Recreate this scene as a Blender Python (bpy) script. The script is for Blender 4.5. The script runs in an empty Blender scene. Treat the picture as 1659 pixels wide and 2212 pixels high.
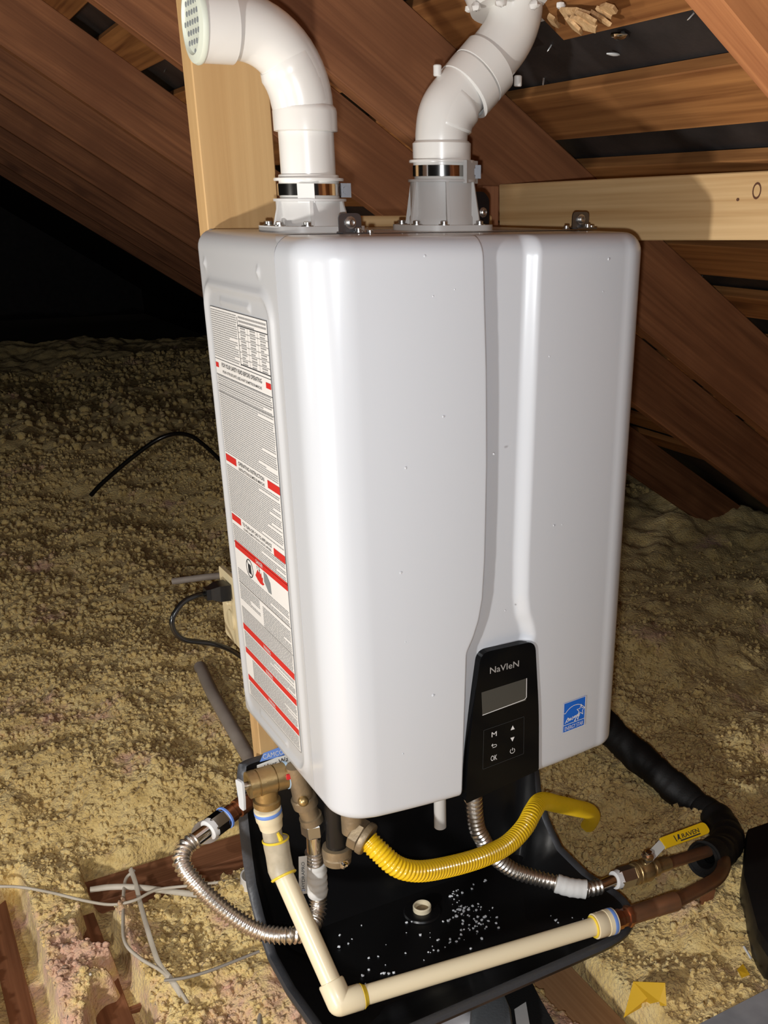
import bpy, bmesh, math, random
import numpy as np
from mathutils import Vector, Matrix

random.seed(7)
rng = np.random.default_rng(7)
SC = bpy.context.scene
COL = SC.collection

# ---------------------------------------------------------------- camera, world, lights, exposure
CAM_LOC = Vector((-0.392, -0.983, 1.325))
CAM_ROT = Matrix.Rotation(math.radians(-30.9), 3, 'Z') @ Matrix.Rotation(math.radians(65.71), 3, 'X') @ Matrix.Rotation(math.radians(0.19), 3, 'Z')
F_PX, PX, PY = 2139.1, 1029.8, 1402.1
cam = bpy.data.cameras.new('camera')
cam.sensor_fit = 'AUTO'; cam.sensor_width = 36
cam.lens = F_PX / 2212 * 36
cam.shift_x = -(PX - 829.5) / 2212
cam.shift_y = (PY - 1106) / 2212
cam.clip_start = 0.02
cam_o = bpy.data.objects.new('camera', cam)
cam_o.matrix_world = Matrix.Translation(CAM_LOC) @ CAM_ROT.to_4x4()
COL.objects.link(cam_o)
SC.camera = cam_o

w = bpy.data.worlds.new('world'); SC.world = w; w.use_nodes = True
w.node_tree.nodes['Background'].inputs[0].default_value = (0.9, 0.8, 0.7, 1)
w.node_tree.nodes['Background'].inputs[1].default_value = 0.004

def lamp(name, loc, power, color, size):
    l = bpy.data.lights.new(name, 'POINT'); l.energy = power; l.color = color; l.shadow_soft_size = size
    o = bpy.data.objects.new(name, l); o.location = loc; COL.objects.link(o)
    return o
# a hand-held work light low on the left of the photographer, and the phone's own flash beside its lens
lamp('work_light', (-1.35, -0.72, 0.82), 44, (1.0, 0.98, 0.95), 0.04)
lamp('phone_flash', (-0.40, -0.975, 1.295), 15.5, (0.94, 0.97, 1.0), 0.008)
lamp('floor_fill', (-1.1, 0.30, 1.15), 8, (1.0, 0.96, 0.90), 0.04)  # added fill that brightens the insulation on the left; no such lamp is seen

SC.view_settings.view_transform = 'Standard'
SC.view_settings.look = 'None'
SC.view_settings.exposure = 0.92
SC.view_settings.gamma = 1.0
SC.view_settings.use_curve_mapping = False

# ---------------------------------------------------------------- measuring help: where the sight line of a photo point meets a real plane
def pt(px, py, x=None, y=None, z=None, off=None):
    r = CAM_ROT @ Vector(((px - PX) / F_PX, -(py - PY) / F_PX, -1.0))
    if x is not None: t = (x - CAM_LOC.x) / r.x
    elif y is not None: t = (y - CAM_LOC.y) / r.y
    else: t = (z - CAM_LOC.z) / r.z
    return CAM_LOC + r * t

# ---------------------------------------------------------------- materials
MATS = {}
def mat(name, color, rough=0.5, metal=0.0, coat=0.0, bump=None, var=None, spec=0.5, trans=0.0, sss=0.0):
    """plain procedural surface: colour with a little mottling (var) and fine relief (bump = scale, strength)"""
    m = bpy.data.materials.new(name); m.use_nodes = True
    nt = m.node_tree; b = nt.nodes['Principled BSDF']
    b.inputs['Base Color'].default_value = (*color, 1); b.inputs['Roughness'].default_value = rough
    b.inputs['Metallic'].default_value = metal; b.inputs['Coat Weight'].default_value = coat
    b.inputs['Coat Roughness'].default_value = 0.14
    b.inputs['Specular IOR Level'].default_value = spec
    b.inputs['Transmission Weight'].default_value = trans
    tc = nt.nodes.new('ShaderNodeTexCoord')
    if var:
        sc, c2, amt = var
        n = nt.nodes.new('ShaderNodeTexNoise'); n.inputs['Scale'].default_value = sc; n.inputs['Detail'].default_value = 5
        nt.links.new(tc.outputs['Object'], n.inputs['Vector'])
        r = nt.nodes.new('ShaderNodeValToRGB')
        r.color_ramp.elements[0].position = 0.5 - amt; r.color_ramp.elements[1].position = 0.5 + amt
        r.color_ramp.elements[0].color = (*color, 1); r.color_ramp.elements[1].color = (*c2, 1)
        nt.links.new(n.outputs['Fac'], r.inputs['Fac']); nt.links.new(r.outputs['Color'], b.inputs['Base Color'])
    if bump:
        n = nt.nodes.new('ShaderNodeTexNoise'); n.inputs['Scale'].default_value = bump[0]; n.inputs['Detail'].default_value = 4
        nt.links.new(tc.outputs['Object'], n.inputs['Vector'])
        bp = nt.nodes.new('ShaderNodeBump'); bp.inputs['Strength'].default_value = bump[1]; bp.inputs['Distance'].default_value = 0.002
        nt.links.new(n.outputs['Fac'], bp.inputs['Height']); nt.links.new(bp.outputs['Normal'], b.inputs['Normal'])
    MATS[name] = m
    return m

def wood(name, dark, light, rough=0.65, grain=(1.6, 34, 34), knots=0.5, contrast=0.16, stain=None):
    """sawn timber: grain along the local X axis, knots, optional stains"""
    m = bpy.data.materials.new(name); m.use_nodes = True
    nt = m.node_tree; N = nt.nodes.new; L = nt.links.new
    b = nt.nodes['Principled BSDF']; b.inputs['Roughness'].default_value = rough; b.inputs['Specular IOR Level'].default_value = 0.25
    tc = N('ShaderNodeTexCoord'); oi = N('ShaderNodeObjectInfo')
    mul = N('ShaderNodeMath'); mul.operation = 'MULTIPLY'; mul.inputs[1].default_value = 37.0
    L(oi.outputs['Random'], mul.inputs[0])
    add = N('ShaderNodeVectorMath'); add.operation = 'ADD'
    L(tc.outputs['Object'], add.inputs[0]); L(mul.outputs[0], add.inputs[1])
    mp = N('ShaderNodeMapping'); mp.inputs['Scale'].default_value = grain
    L(add.outputs[0], mp.inputs['Vector'])
    n1 = N('ShaderNodeTexNoise'); n1.inputs['Scale'].default_value = 1.0; n1.inputs['Detail'].default_value = 6; n1.inputs['Distortion'].default_value = 1.1
    L(mp.outputs[0], n1.inputs['Vector'])
    mp2 = N('ShaderNodeMapping'); mp2.inputs['Scale'].default_value = (grain[0] * 1.8, grain[1] * 5, grain[2] * 5)
    L(add.outputs[0], mp2.inputs['Vector'])
    n2 = N('ShaderNodeTexNoise'); n2.inputs['Scale'].default_value = 1.0; n2.inputs['Detail'].default_value = 3
    L(mp2.outputs[0], n2.inputs['Vector'])
    mx = N('ShaderNodeMath'); mx.operation = 'MULTIPLY_ADD'; mx.inputs[1].default_value = 0.35
    L(n2.outputs['Fac'], mx.inputs[0])
    ms = N('ShaderNodeMath'); ms.operation = 'MULTIPLY'; ms.inputs[1].default_value = 0.65
    L(n1.outputs['Fac'], ms.inputs[0]); L(ms.outputs[0], mx.inputs[2])
    r = N('ShaderNodeValToRGB'); r.color_ramp.elements[0].position = 0.5 - contrast; r.color_ramp.elements[1].position = 0.5 + contrast
    r.color_ramp.elements[0].color = (*dark, 1); r.color_ramp.elements[1].color = (*light, 1)
    L(mx.outputs[0], r.inputs['Fac'])
    out = r.outputs['Color']
    # knots: rare dark ovals
    mp3 = N('ShaderNodeMapping'); mp3.inputs['Scale'].default_value = (2.6, 7.5, 7.5)
    L(add.outputs[0], mp3.inputs['Vector'])
    v = N('ShaderNodeTexVoronoi'); v.inputs['Scale'].default_value = 1.0
    L(mp3.outputs[0], v.inputs['Vector'])
    kr = N('ShaderNodeValToRGB'); kr.color_ramp.elements[0].position = 0.05; kr.color_ramp.elements[1].position = 0.16
    kr.color_ramp.elements[0].color = (knots, knots, knots, 1); kr.color_ramp.elements[1].color = (0, 0, 0, 1)
    L(v.outputs['Distance'], kr.inputs['Fac'])
    k = N('ShaderNodeMixRGB'); k.inputs['Color2'].default_value = (dark[0] * 0.35, dark[1] * 0.3, dark[2] * 0.3, 1)
    L(kr.outputs['Color'], k.inputs['Fac']); L(out, k.inputs['Color1']); out = k.outputs['Color']
    if stain:
        n3 = N('ShaderNodeTexNoise'); n3.inputs['Scale'].default_value = 5.0; n3.inputs['Detail'].default_value = 4
        L(add.outputs[0], n3.inputs['Vector'])
        sr = N('ShaderNodeValToRGB'); sr.color_ramp.elements[0].position = 0.48; sr.color_ramp.elements[1].position = 0.68
        sr.color_ramp.elements[1].color = (0.7, 0.7, 0.7, 1)
        L(n3.outputs['Fac'], sr.inputs['Fac'])
        s = N('ShaderNodeMixRGB'); s.inputs['Color2'].default_value = (*stain, 1)
        L(sr.outputs['Color'], s.inputs['Fac']); L(out, s.inputs['Color1']); out = s.outputs['Color']
    L(out, b.inputs['Base Color'])
    bp = N('ShaderNodeBump'); bp.inputs['Strength'].default_value = 0.35; bp.inputs['Distance'].default_value = 0.002
    L(mx.outputs[0], bp.inputs['Height']); L(bp.outputs['Normal'], b.inputs['Normal'])
    MATS[name] = m
    return m

ENAMEL = mat('white_enamel', (0.575, 0.60, 0.64), 0.30, coat=0.35)
CASE = mat('case_enamel', (0.52, 0.53, 0.545), 0.38, coat=0.3)
PVC = mat('white_pvc', (0.82, 0.80, 0.76), 0.28, coat=0.3, var=(9, (0.76, 0.73, 0.68), 0.2))
COLLAR = mat('grey_plastic', (0.60, 0.585, 0.56), 0.45)
SCREEN = mat('screen_cap', (0.66, 0.70, 0.60), 0.5)
CHROME = mat('polished_steel', (0.80, 0.78, 0.75), 0.12, metal=1.0)
STEEL = mat('corrugated_steel', (0.78, 0.74, 0.69), 0.30, metal=1.0)
ZINC = mat('zinc_steel', (0.55, 0.54, 0.52), 0.35, metal=1.0)
DARK_ZINC = mat('dark_zinc', (0.20, 0.20, 0.21), 0.42, metal=1.0)
BRASS = mat('brass', (0.50, 0.36, 0.16), 0.38, metal=0.85, bump=(160, 0.25), var=(30, (0.38, 0.27, 0.13), 0.2))
DULL_BRASS = mat('dull_brass', (0.36, 0.27, 0.16), 0.5, metal=0.6, bump=(130, 0.4), var=(40, (0.25, 0.2, 0.14), 0.25))
COPPER = mat('copper', (0.52, 0.22, 0.11), 0.3, metal=0.9, var=(25, (0.30, 0.12, 0.06), 0.25), bump=(60, 0.1))
OLD_COPPER = mat('old_copper', (0.36, 0.17, 0.08), 0.45, metal=0.7, var=(22, (0.22, 0.13, 0.08), 0.2))
CPVC = mat('cream_cpvc', (0.84, 0.74, 0.52), 0.35, coat=0.15)
CPVC_OLD = mat('soiled_cpvc', (0.55, 0.49, 0.37), 0.45, var=(45, (0.38, 0.33, 0.24), 0.2))
CEMENT = mat('yellow_cement', (0.85, 0.62, 0.05), 0.35)
BLUE = mat('blue_band', (0.16, 0.30, 0.75), 0.4)
YELLOW = mat('yellow_coating', (0.86, 0.55, 0.012), 0.30, coat=0.4)
BLACK_GLOSS = mat('black_glass', (0.003, 0.0033, 0.004), 0.07, spec=0.10)
BLACK_PLASTIC = mat('black_plastic', (0.006, 0.006, 0.007), 0.35, bump=(180, 0.12))
PAN_MAT = mat('pan_plastic', (0.0055, 0.0055, 0.006), 0.33, bump=(90, 0.1))
PAN_SHEEN = mat('pan_rim_sheen', (0.045, 0.048, 0.055), 0.45, bump=(140, 0.3))  # same black plastic as the tray; grazing reflection put into a lighter grey
FOAM = mat('black_foam', (0.010, 0.010, 0.010), 0.6, bump=(220, 0.3), spec=0.35)
CABLE = mat('black_cable', (0.006, 0.006, 0.006), 0.25)
IVORY = mat('ivory_plastic', (0.62, 0.52, 0.32), 0.45)
SCREENGLASS = mat('display_glass', (0.055, 0.055, 0.05), 0.25)
PRINT_W = mat('white_print', (0.72, 0.72, 0.72), 0.5)
PRINT_G = mat('silver_print', (0.32, 0.31, 0.30), 0.4)
PRINT_K = mat('black_print', (0.03, 0.03, 0.035), 0.6)
PRINT_FINE = mat('fine_print_ink', (0.33, 0.325, 0.32), 0.6)
PRINT_GREY = mat('grey_print', (0.22, 0.24, 0.25), 0.6)
PRINT_DIM = mat('dim_print', (0.030, 0.032, 0.034), 0.5)
PRINT_R = mat('red_print', (0.62, 0.025, 0.02), 0.5)
LABEL = mat('label_paper', (0.80, 0.785, 0.76), 0.5)
EBLUE = mat('sticker_blue', (0.005, 0.13, 0.62), 0.4)
TAG = mat('paper_tag', (0.72, 0.72, 0.70), 0.6, bump=(60, 0.4))
WIRE_W = mat('white_sheath', (0.66, 0.60, 0.50), 0.5, var=(20, (0.52, 0.46, 0.36), 0.2))
WIRE_G = mat('grey_sheath', (0.30, 0.27, 0.23), 0.55)
PVC_GREY = mat('dusty_pvc', (0.50, 0.43, 0.37), 0.6, var=(12, (0.38, 0.32, 0.27), 0.2))
DEBRIS = mat('white_crumb', (0.75, 0.78, 0.82), 0.6)
FELT = mat('roofing_felt', (0.012, 0.010, 0.010), 0.6, var=(14, (0.035, 0.028, 0.026), 0.2), bump=(60, 0.4))
RUBBER = mat('grey_rubber', (0.075, 0.08, 0.085), 0.7, bump=(260, 0.3))
BLACK_CLOTH = mat('black_cloth', (0.006, 0.006, 0.006), 0.8, bump=(300, 0.4))
BAG = mat('cloudy_plastic', (0.36, 0.35, 0.36), 0.35, var=(18, (0.22, 0.21, 0.22), 0.2), bump=(20, 0.6))
YPAPER = mat('yellow_paper', (0.75, 0.45, 0.02), 0.6)
GREY_LID = mat('grey_lid', (0.25, 0.26, 0.28), 0.5, var=(18, (0.33, 0.34, 0.36), 0.15), bump=(30, 0.3))
PURPLE = mat('purple_primer', (0.30, 0.17, 0.55), 0.4)
SEAL = mat('white_sealant', (0.75, 0.72, 0.68), 0.5, bump=(60, 0.6))
PINK = mat('pink_clump', (0.6, 0.3, 0.26), 0.9, bump=(150, 0.8))
RED_TAG = mat('red_tag', (0.6, 0.02, 0.03), 0.4)

OLD_WOOD = wood('old_rafter_wood', (0.145, 0.055, 0.024), (0.33, 0.138, 0.060), knots=0.7, stain=(0.17, 0.065, 0.028))
ORANGE_WOOD = wood('orange_rafter_wood', (0.26, 0.095, 0.035), (0.50, 0.22, 0.085), knots=0.6)  # orange by itself, painted lighter still because this rafter is nearer the light
SHEATH = wood('old_board_wood', (0.16, 0.058, 0.018), (0.44, 0.20, 0.066), knots=0.6, grain=(1.2, 26, 26))
NEW_WOOD = wood('new_pine', (0.43, 0.24, 0.09), (0.74, 0.52, 0.27), knots=0.6, grain=(1.1, 24, 24), contrast=0.17)
POST_WOOD = wood('post_pine', (0.52, 0.31, 0.13), (0.68, 0.45, 0.21), knots=0.25, grain=(0.8, 24, 24), contrast=0.25)
JOIST_WOOD = wood('joist_wood', (0.17, 0.065, 0.03), (0.34, 0.15, 0.075), knots=0.7)
PLANK_WOOD = wood('plank_wood', (0.34, 0.18, 0.085), (0.52, 0.31, 0.16), knots=0.5)
KNOT = mat('knot_wood', (0.10, 0.035, 0.012), 0.7)
TORN = wood('torn_wood', (0.40, 0.22, 0.09), (0.75, 0.52, 0.28), knots=0.0, grain=(6, 70, 70))

def insulation_material():
    m = bpy.data.materials.new('loose_insulation'); m.use_nodes = True
    nt = m.node_tree; N = nt.nodes.new; L = nt.links.new
    b = nt.nodes['Principled BSDF']; b.inputs['Roughness'].default_value = 1.0; b.inputs['Specular IOR Level'].default_value = 0.0; b.inputs['Sheen Weight'].default_value = 0.25; b.inputs['Sheen Roughness'].default_value = 0.6
    tc = N('ShaderNodeTexCoord')
    n1 = N('ShaderNodeTexNoise'); n1.inputs['Scale'].default_value = 22; n1.inputs['Detail'].default_value = 6; n1.inputs['Roughness'].default_value = 0.65
    L(tc.outputs['Object'], n1.inputs['Vector'])
    r = N('ShaderNodeValToRGB'); e = r.color_ramp.elements
    e[0].position = 0.28; e[0].color = (0.50, 0.33, 0.105, 1); e[1].position = 0.70; e[1].color = (0.95, 0.75, 0.35, 1)
    x = e.new(0.48); x.color = (0.86, 0.63, 0.25, 1)
    L(n1.outputs['Fac'], r.inputs['Fac'])
    # pink fibres in patches
    n2 = N('ShaderNodeTexNoise'); n2.inputs['Scale'].default_value = 4.2; n2.inputs['Detail'].default_value = 5; n2.inputs['Roughness'].default_value = 0.7
    L(tc.outputs['Object'], n2.inputs['Vector'])
    sx = N('ShaderNodeSeparateXYZ'); L(tc.outputs['Object'], sx.inputs[0])
    # more pink where the newer and older fills were trampled together near the joists
    mr = N('ShaderNodeMapRange'); mr.inputs['From Min'].default_value = 1.0; mr.inputs['From Max'].default_value = 0.35
    mr.inputs['To Min'].default_value = 0.0; mr.inputs['To Max'].default_value = 0.13
    L(sx.outputs['Y'], mr.inputs['Value'])
    mr2 = N('ShaderNodeMapRange'); mr2.inputs['From Min'].default_value = 0.5; mr2.inputs['From Max'].default_value = 0.1
    L(sx.outputs['X'], mr2.inputs['Value'])
    ml = N('ShaderNodeMath'); ml.operation = 'MULTIPLY'; L(mr.outputs[0], ml.inputs[0]); L(mr2.outputs[0], ml.inputs[1])
    ad = N('ShaderNodeMath'); L(n2.outputs['Fac'], ad.inputs[0]); L(ml.outputs[0], ad.inputs[1])
    pr = N('ShaderNodeValToRGB'); pr.color_ramp.elements[0].position = 0.585; pr.color_ramp.elements[1].position = 0.69
    pr.color_ramp.elements[1].color = (0.75, 0.75, 0.75, 1)
    L(ad.outputs[0], pr.inputs['Fac'])
    k = N('ShaderNodeMixRGB'); k.inputs['Color2'].default_value = (0.72, 0.40, 0.33, 1)
    L(pr.outputs['Color'], k.inputs['Fac']); L(r.outputs['Color'], k.inputs['Color1'])
    L(k.outputs['Color'], b.inputs['Base Color'])
    n3 = N('ShaderNodeTexNoise'); n3.inputs['Scale'].default_value = 130; n3.inputs['Detail'].default_value = 6
    L(tc.outputs['Object'], n3.inputs['Vector'])
    bp = N('ShaderNodeBump'); bp.inputs['Strength'].default_value = 1.0; bp.inputs['Distance'].default_value = 0.009
    L(n3.outputs['Fac'], bp.inputs['Height']); L(bp.outputs['Normal'], b.inputs['Normal'])
    return m
INSUL = insulation_material()

# ---------------------------------------------------------------- building helpers
def tag(o, label=None, cat=None, group=None, kind=None):
    if label: o['label'] = label
    if cat: o['category'] = cat
    if group: o['group'] = group
    if kind: o['kind'] = kind
    return o

def thing(name, label, cat, loc=(0, 0, 0), group=None, kind=None):
    o = bpy.data.objects.new(name, None); o.empty_display_size = 0.05
    o.location = loc; COL.objects.link(o)
    return tag(o, label, cat, group, kind)

class MB:
    def __init__(s): s.v = []; s.f = []; s.flat = []
    def add(s, vs, fs, smooth=True):
        n = len(s.v); s.v += [tuple(v) for v in vs]
        for f in fs: s.f.append(tuple(i + n for i in f)); s.flat.append(not smooth)
    def quad(s, a, b, c, d): s.add([a, b, c, d], [(0, 1, 2, 3)], False)
    def box(s, lo, hi, M=None):
        x0, y0, z0 = lo; x1, y1, z1 = hi
        vs = [Vector(p) for p in ((x0, y0, z0), (x1, y0, z0), (x1, y1, z0), (x0, y1, z0), (x0, y0, z1), (x1, y0, z1), (x1, y1, z1), (x0, y1, z1))]
        if M: vs = [M @ v for v in vs]
        s.add(vs, [(0, 3, 2, 1), (4, 5, 6, 7), (0, 1, 5, 4), (1, 2, 6, 5), (2, 3, 7, 6), (3, 0, 4, 7)], False)
    def prism(s, pts2, depth, M):
        """outline pts2 in the local xy plane pushed along +z by depth"""
        n = len(pts2)
        vs = [M @ Vector((p[0], p[1], 0)) for p in pts2] + [M @ Vector((p[0], p[1], depth)) for p in pts2]
        fs = [tuple(range(n - 1, -1, -1)), tuple(range(n, 2 * n))] + [(i, (i + 1) % n, n + (i + 1) % n, n + i) for i in range(n)]
        s.add(vs, fs, False)
    def sweep(s, pts, radii, seg=20, cap=True, up=None, flatten=None):
        pts = [Vector(p) for p in pts]; n = len(pts)
        if not hasattr(radii, '__len__'): radii = [radii] * n
        tang = []
        for i in range(n):
            a = pts[max(i - 1, 0)]; b = pts[min(i + 1, n - 1)]
            tang.append((b - a).normalized() if (b - a).length > 1e-9 else (tang[-1] if tang else Vector((0, 0, 1))))
        t0 = tang[0]; nrm = t0.orthogonal().normalized() if up is None else (Vector(up) - t0 * Vector(up).dot(t0)).normalized()
        vs = []
        for i in range(n):
            nrm = (nrm - tang[i] * nrm.dot(tang[i])).normalized(); bi = tang[i].cross(nrm)
            for k in range(seg):
                a = 2 * math.pi * k / seg
                ca, sa = math.cos(a), math.sin(a)
                if flatten: sa *= flatten
                vs.append(pts[i] + (nrm * ca + bi * sa) * radii[i])
        fs = [(i * seg + k, i * seg + (k + 1) % seg, (i + 1) * seg + (k + 1) % seg, (i + 1) * seg + k) for i in range(n - 1) for k in range(seg)]
        if cap: fs += [tuple(range(seg - 1, -1, -1)), tuple((n - 1) * seg + k for k in range(seg))]
        s.add(vs, fs)
    def cyl(s, a, b, r, r2=None, seg=24, bev=0.0):
        a = Vector(a); b = Vector(b); d = (b - a)
        r2 = r if r2 is None else r2
        if bev and d.length > 2 * bev:
            u = d.normalized() * bev
            s.sweep([a, a + u * 0.0001, a + u, b - u, b - u * 0.0001, b], [r - bev, r - bev, r, r2, r2 - bev, r2 - bev], seg)
        else: s.sweep([a, b], [r, r2], seg)
    def lathe(s, prof, origin, axis=(0, 0, 1), seg=28, cap=True):
        """prof: list of (radius, height along axis)"""
        o = Vector(origin); ax = Vector(axis).normalized()
        n = ax.orthogonal().normalized(); b = ax.cross(n)
        vs = []
        for (r, h) in prof:
            for k in range(seg):
                a = 2 * math.pi * k / seg
                vs.append(o + ax * h + (n * math.cos(a) + b * math.sin(a)) * r)
        m = len(prof)
        fs = [(i * seg + k, i * seg + (k + 1) % seg, (i + 1) * seg + (k + 1) % seg, (i + 1) * seg + k) for i in range(m - 1) for k in range(seg)]
        if cap: fs += [tuple(range(seg - 1, -1, -1)), tuple((m - 1) * seg + k for k in range(seg))]
        s.add(vs, fs)
    def hexnut(s, a, b, r):
        s.sweep([a, Vector(a).lerp(Vector(b), 0.03), Vector(a).lerp(Vector(b), 0.12), Vector(a).lerp(Vector(b), 0.88), Vector(a).lerp(Vector(b), 0.97), b],
                [r * 0.86, r * 0.9, r, r, r * 0.9, r * 0.86], 6)
        for i in range(len(s.flat) - 32, len(s.flat)): s.flat[i] = True
    def ball(s, c, r, seg=12, rings=8, sq=(1, 1, 1), jit=0.0):
        c = Vector(c); vs = []; fs = []
        for i in range(rings + 1):
            t = math.pi * i / rings
            for k in range(seg):
                a = 2 * math.pi * k / seg
                j = 1 + (random.uniform(-jit, jit) if jit else 0)
                vs.append(c + Vector((math.sin(t) * math.cos(a) * sq[0], math.sin(t) * math.sin(a) * sq[1], math.cos(t) * sq[2])) * r * j)
        fs = [(i * seg + k, (i + 1) * seg + k, (i + 1) * seg + (k + 1) % seg, i * seg + (k + 1) % seg) for i in range(rings) for k in range(seg)]
        s.add(vs, fs)
    def build(s, name, m, parent=None, label=None, kind=None, sharp=40):
        me = bpy.data.meshes.new(name)
        me.from_pydata(s.v, [], s.f); me.update()
        me.polygons.foreach_set('use_smooth', [not x for x in s.flat])
        me.materials.append(m)
        if sharp and not all(s.flat):
            me.set_sharp_from_angle(angle=math.radians(sharp))
        o = bpy.data.objects.new(name, me); COL.objects.link(o)
        if parent:
            o.parent = parent
            # geometry is written in world space; keep it there under a moved parent
            root = parent
            o.matrix_parent_inverse = world_of(parent).inverted()
        if label: o['label'] = label
        if kind: o['kind'] = kind
        return o

def world_of(o):
    M = o.matrix_basis.copy()
    while o.parent:
        M = o.parent.matrix_basis @ o.matrix_parent_inverse @ M if False else (o.matrix_parent_inverse @ M)
        M = o.parent.matrix_basis @ M
        o = o.parent
    return M

def spline(pts, n=12):
    """Catmull-Rom through pts"""
    P = [Vector(p) for p in pts]; P = [P[0] * 2 - P[1]] + P + [P[-1] * 2 - P[-2]]
    out = []
    for i in range(1, len(P) - 2):
        p0, p1, p2, p3 = P[i - 1], P[i], P[i + 1], P[i + 2]
        for k in range(n):
            t = k / n
            out.append(0.5 * ((2 * p1) + (p2 - p0) * t + (2 * p0 - 5 * p1 + 4 * p2 - p3) * t * t + (3 * p1 - p0 - 3 * p2 + p3) * t ** 3))
    out.append(P[-2]); return out

def resample(pts, step):
    pts = [Vector(p) for p in pts]; d = [0]
    for a, b in zip(pts, pts[1:]): d.append(d[-1] + (b - a).length)
    n = max(2, int(d[-1] / step)); out = []; j = 0
    for i in range(n + 1):
        t = d[-1] * i / n
        while j < len(d) - 2 and d[j + 1] < t: j += 1
        k = (t - d[j]) / max(1e-9, d[j + 1] - d[j]); out.append(pts[j].lerp(pts[j + 1], k))
    return out

def corrugated(pts, r, amp, pitch, seg=22, sub=6):
    p = resample(spline(pts, 16), pitch / sub)
    rad = [r + amp * math.sin(2 * math.pi * i / sub) for i in range(len(p))]
    m = MB(); m.sweep(p, rad, seg); return m

def rounded_rect(x0, y0, x1, y1, r, n=6):
    out = []
    for cx, cy, a0 in ((x1 - r, y1 - r, 0), (x0 + r, y1 - r, 90), (x0 + r, y0 + r, 180), (x1 - r, y0 + r, 270)):
        for k in range(n + 1):
            a = math.radians(a0 + 90 * k / n); out.append((cx + r * math.cos(a), cy + r * math.sin(a)))
    return out

def round_poly(P, r, n=6):
    """round the corners of polygon P (2D)"""
    out = []; m = len(P); P = [Vector((p[0], p[1])) for p in P]
    rr = r if hasattr(r, '__len__') else [r] * m
    for i in range(m):
        a, b, c = P[i - 1], P[i], P[(i + 1) % m]
        p = b + (a - b).normalized() * rr[i]; q = b + (c - b).normalized() * rr[i]
        for k in range(n + 1):
            t = k / n; out.append(tuple((1 - t) ** 2 * p + 2 * t * (1 - t) * b + t * t * q))
    return out

def timber(name, A, B, up, wid, hei, m, parent=None, bevel=0.0015, hei_b=None):
    """board from A to B (centre of its lower edge line), local X along it, 'up' the direction of its height"""
    A = Vector(A); B = Vector(B); X = (B - A).normalized(); L = (B - A).length
    Z = Vector(up); Z = (Z - X * Z.dot(X)).normalized(); Y = Z.cross(X)
    bm = bmesh.new()
    hb = hei if hei_b is None else hei_b
    vs = [bm.verts.new(p) for p in ((0, -wid / 2, 0), (L, -wid / 2, 0), (L, wid / 2, 0), (0, wid / 2, 0), (0, -wid / 2, hei), (L, -wid / 2, hb), (L, wid / 2, hb), (0, wid / 2, hei))]
    for f in ((0, 3, 2, 1), (4, 5, 6, 7), (0, 1, 5, 4), (1, 2, 6, 5), (2, 3, 7, 6), (3, 0, 4, 7)): bm.faces.new([vs[i] for i in f])
    if bevel: bmesh.ops.bevel(bm, geom=list(bm.edges), offset=bevel, segments=1, affect='EDGES')
    me = bpy.data.meshes.new(name); bm.to_mesh(me); bm.free(); me.materials.append(m)
    o = bpy.data.objects.new(name, me); COL.objects.link(o)
    M = Matrix((X, Y, Z)).transposed().to_4x4(); M.translation = A
    if parent: o.parent = parent; o.matrix_parent_inverse = world_of(parent).inverted()
    o.matrix_basis = M
    return o

def text(name, s, centre, right, up, width, height, m, parent, extrude=0.0, shear=0.0, offset=0.0):
    """lettering laid flat on a surface: fitted into width x height about its centre"""
    c = bpy.data.curves.new('txt', 'FONT'); c.body = s; c.shear = shear; c.offset = offset; c.resolution_u = 3
    t = bpy.data.objects.new('txt', c); COL.objects.link(t)
    dg = bpy.context.evaluated_depsgraph_get(); dg.update()
    me = bpy.data.meshes.new_from_object(t.evaluated_get(dg))
    bpy.data.objects.remove(t); bpy.data.curves.remove(c)
    me.name = name
    co = np.empty(len(me.vertices) * 3); me.vertices.foreach_get('co', co); co = co.reshape(-1, 3)
    lo, hi = co.min(0), co.max(0); R = Vector(right).normalized(); U = Vector(up).normalized(); C = Vector(centre)
    sx = width / max(1e-6, hi[0] - lo[0]); sy = height / max(1e-6, hi[1] - lo[1])
    x = (co[:, 0] - (lo[0] + hi[0]) / 2) * sx; y = (co[:, 1] - (lo[1] + hi[1]) / 2) * sy
    out = np.array(C)[None] + x[:, None] * np.array(R)[None] + y[:, None] * np.array(U)[None]
    me.vertices.foreach_set('co', out.ravel()); me.update()
    me.materials.clear(); me.materials.append(m)
    o = bpy.data.objects.new(name, me); COL.objects.link(o)
    if parent: o.parent = parent; o.matrix_parent_inverse = world_of(parent).inverted()
    return o

def axes(o, x, y):
    """matrix with local x, y axes given, origin o"""
    X = Vector(x).normalized(); Y = Vector(y); Y = (Y - X * Y.dot(X)).normalized(); Z = X.cross(Y)
    M = Matrix((X, Y, Z)).transposed().to_4x4(); M.translation = Vector(o); return M

# ================================================================ STRUCTURE: roof
RU = Vector((0.8380, -0.0335, -0.5446)).normalized()      # down the slope
RV = Vector((0.0400, 0.9992, 0.0)); RV = (RV - RU * RV.dot(RU)).normalized()
RN = RU.cross(RV); RN = RN if RN.z > 0 else -RN
def roof(u, v, n): return CAM_LOC + RU * u + RV * v + RN * n
DP = 0.586                                                  # underside of the boards above the camera

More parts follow.
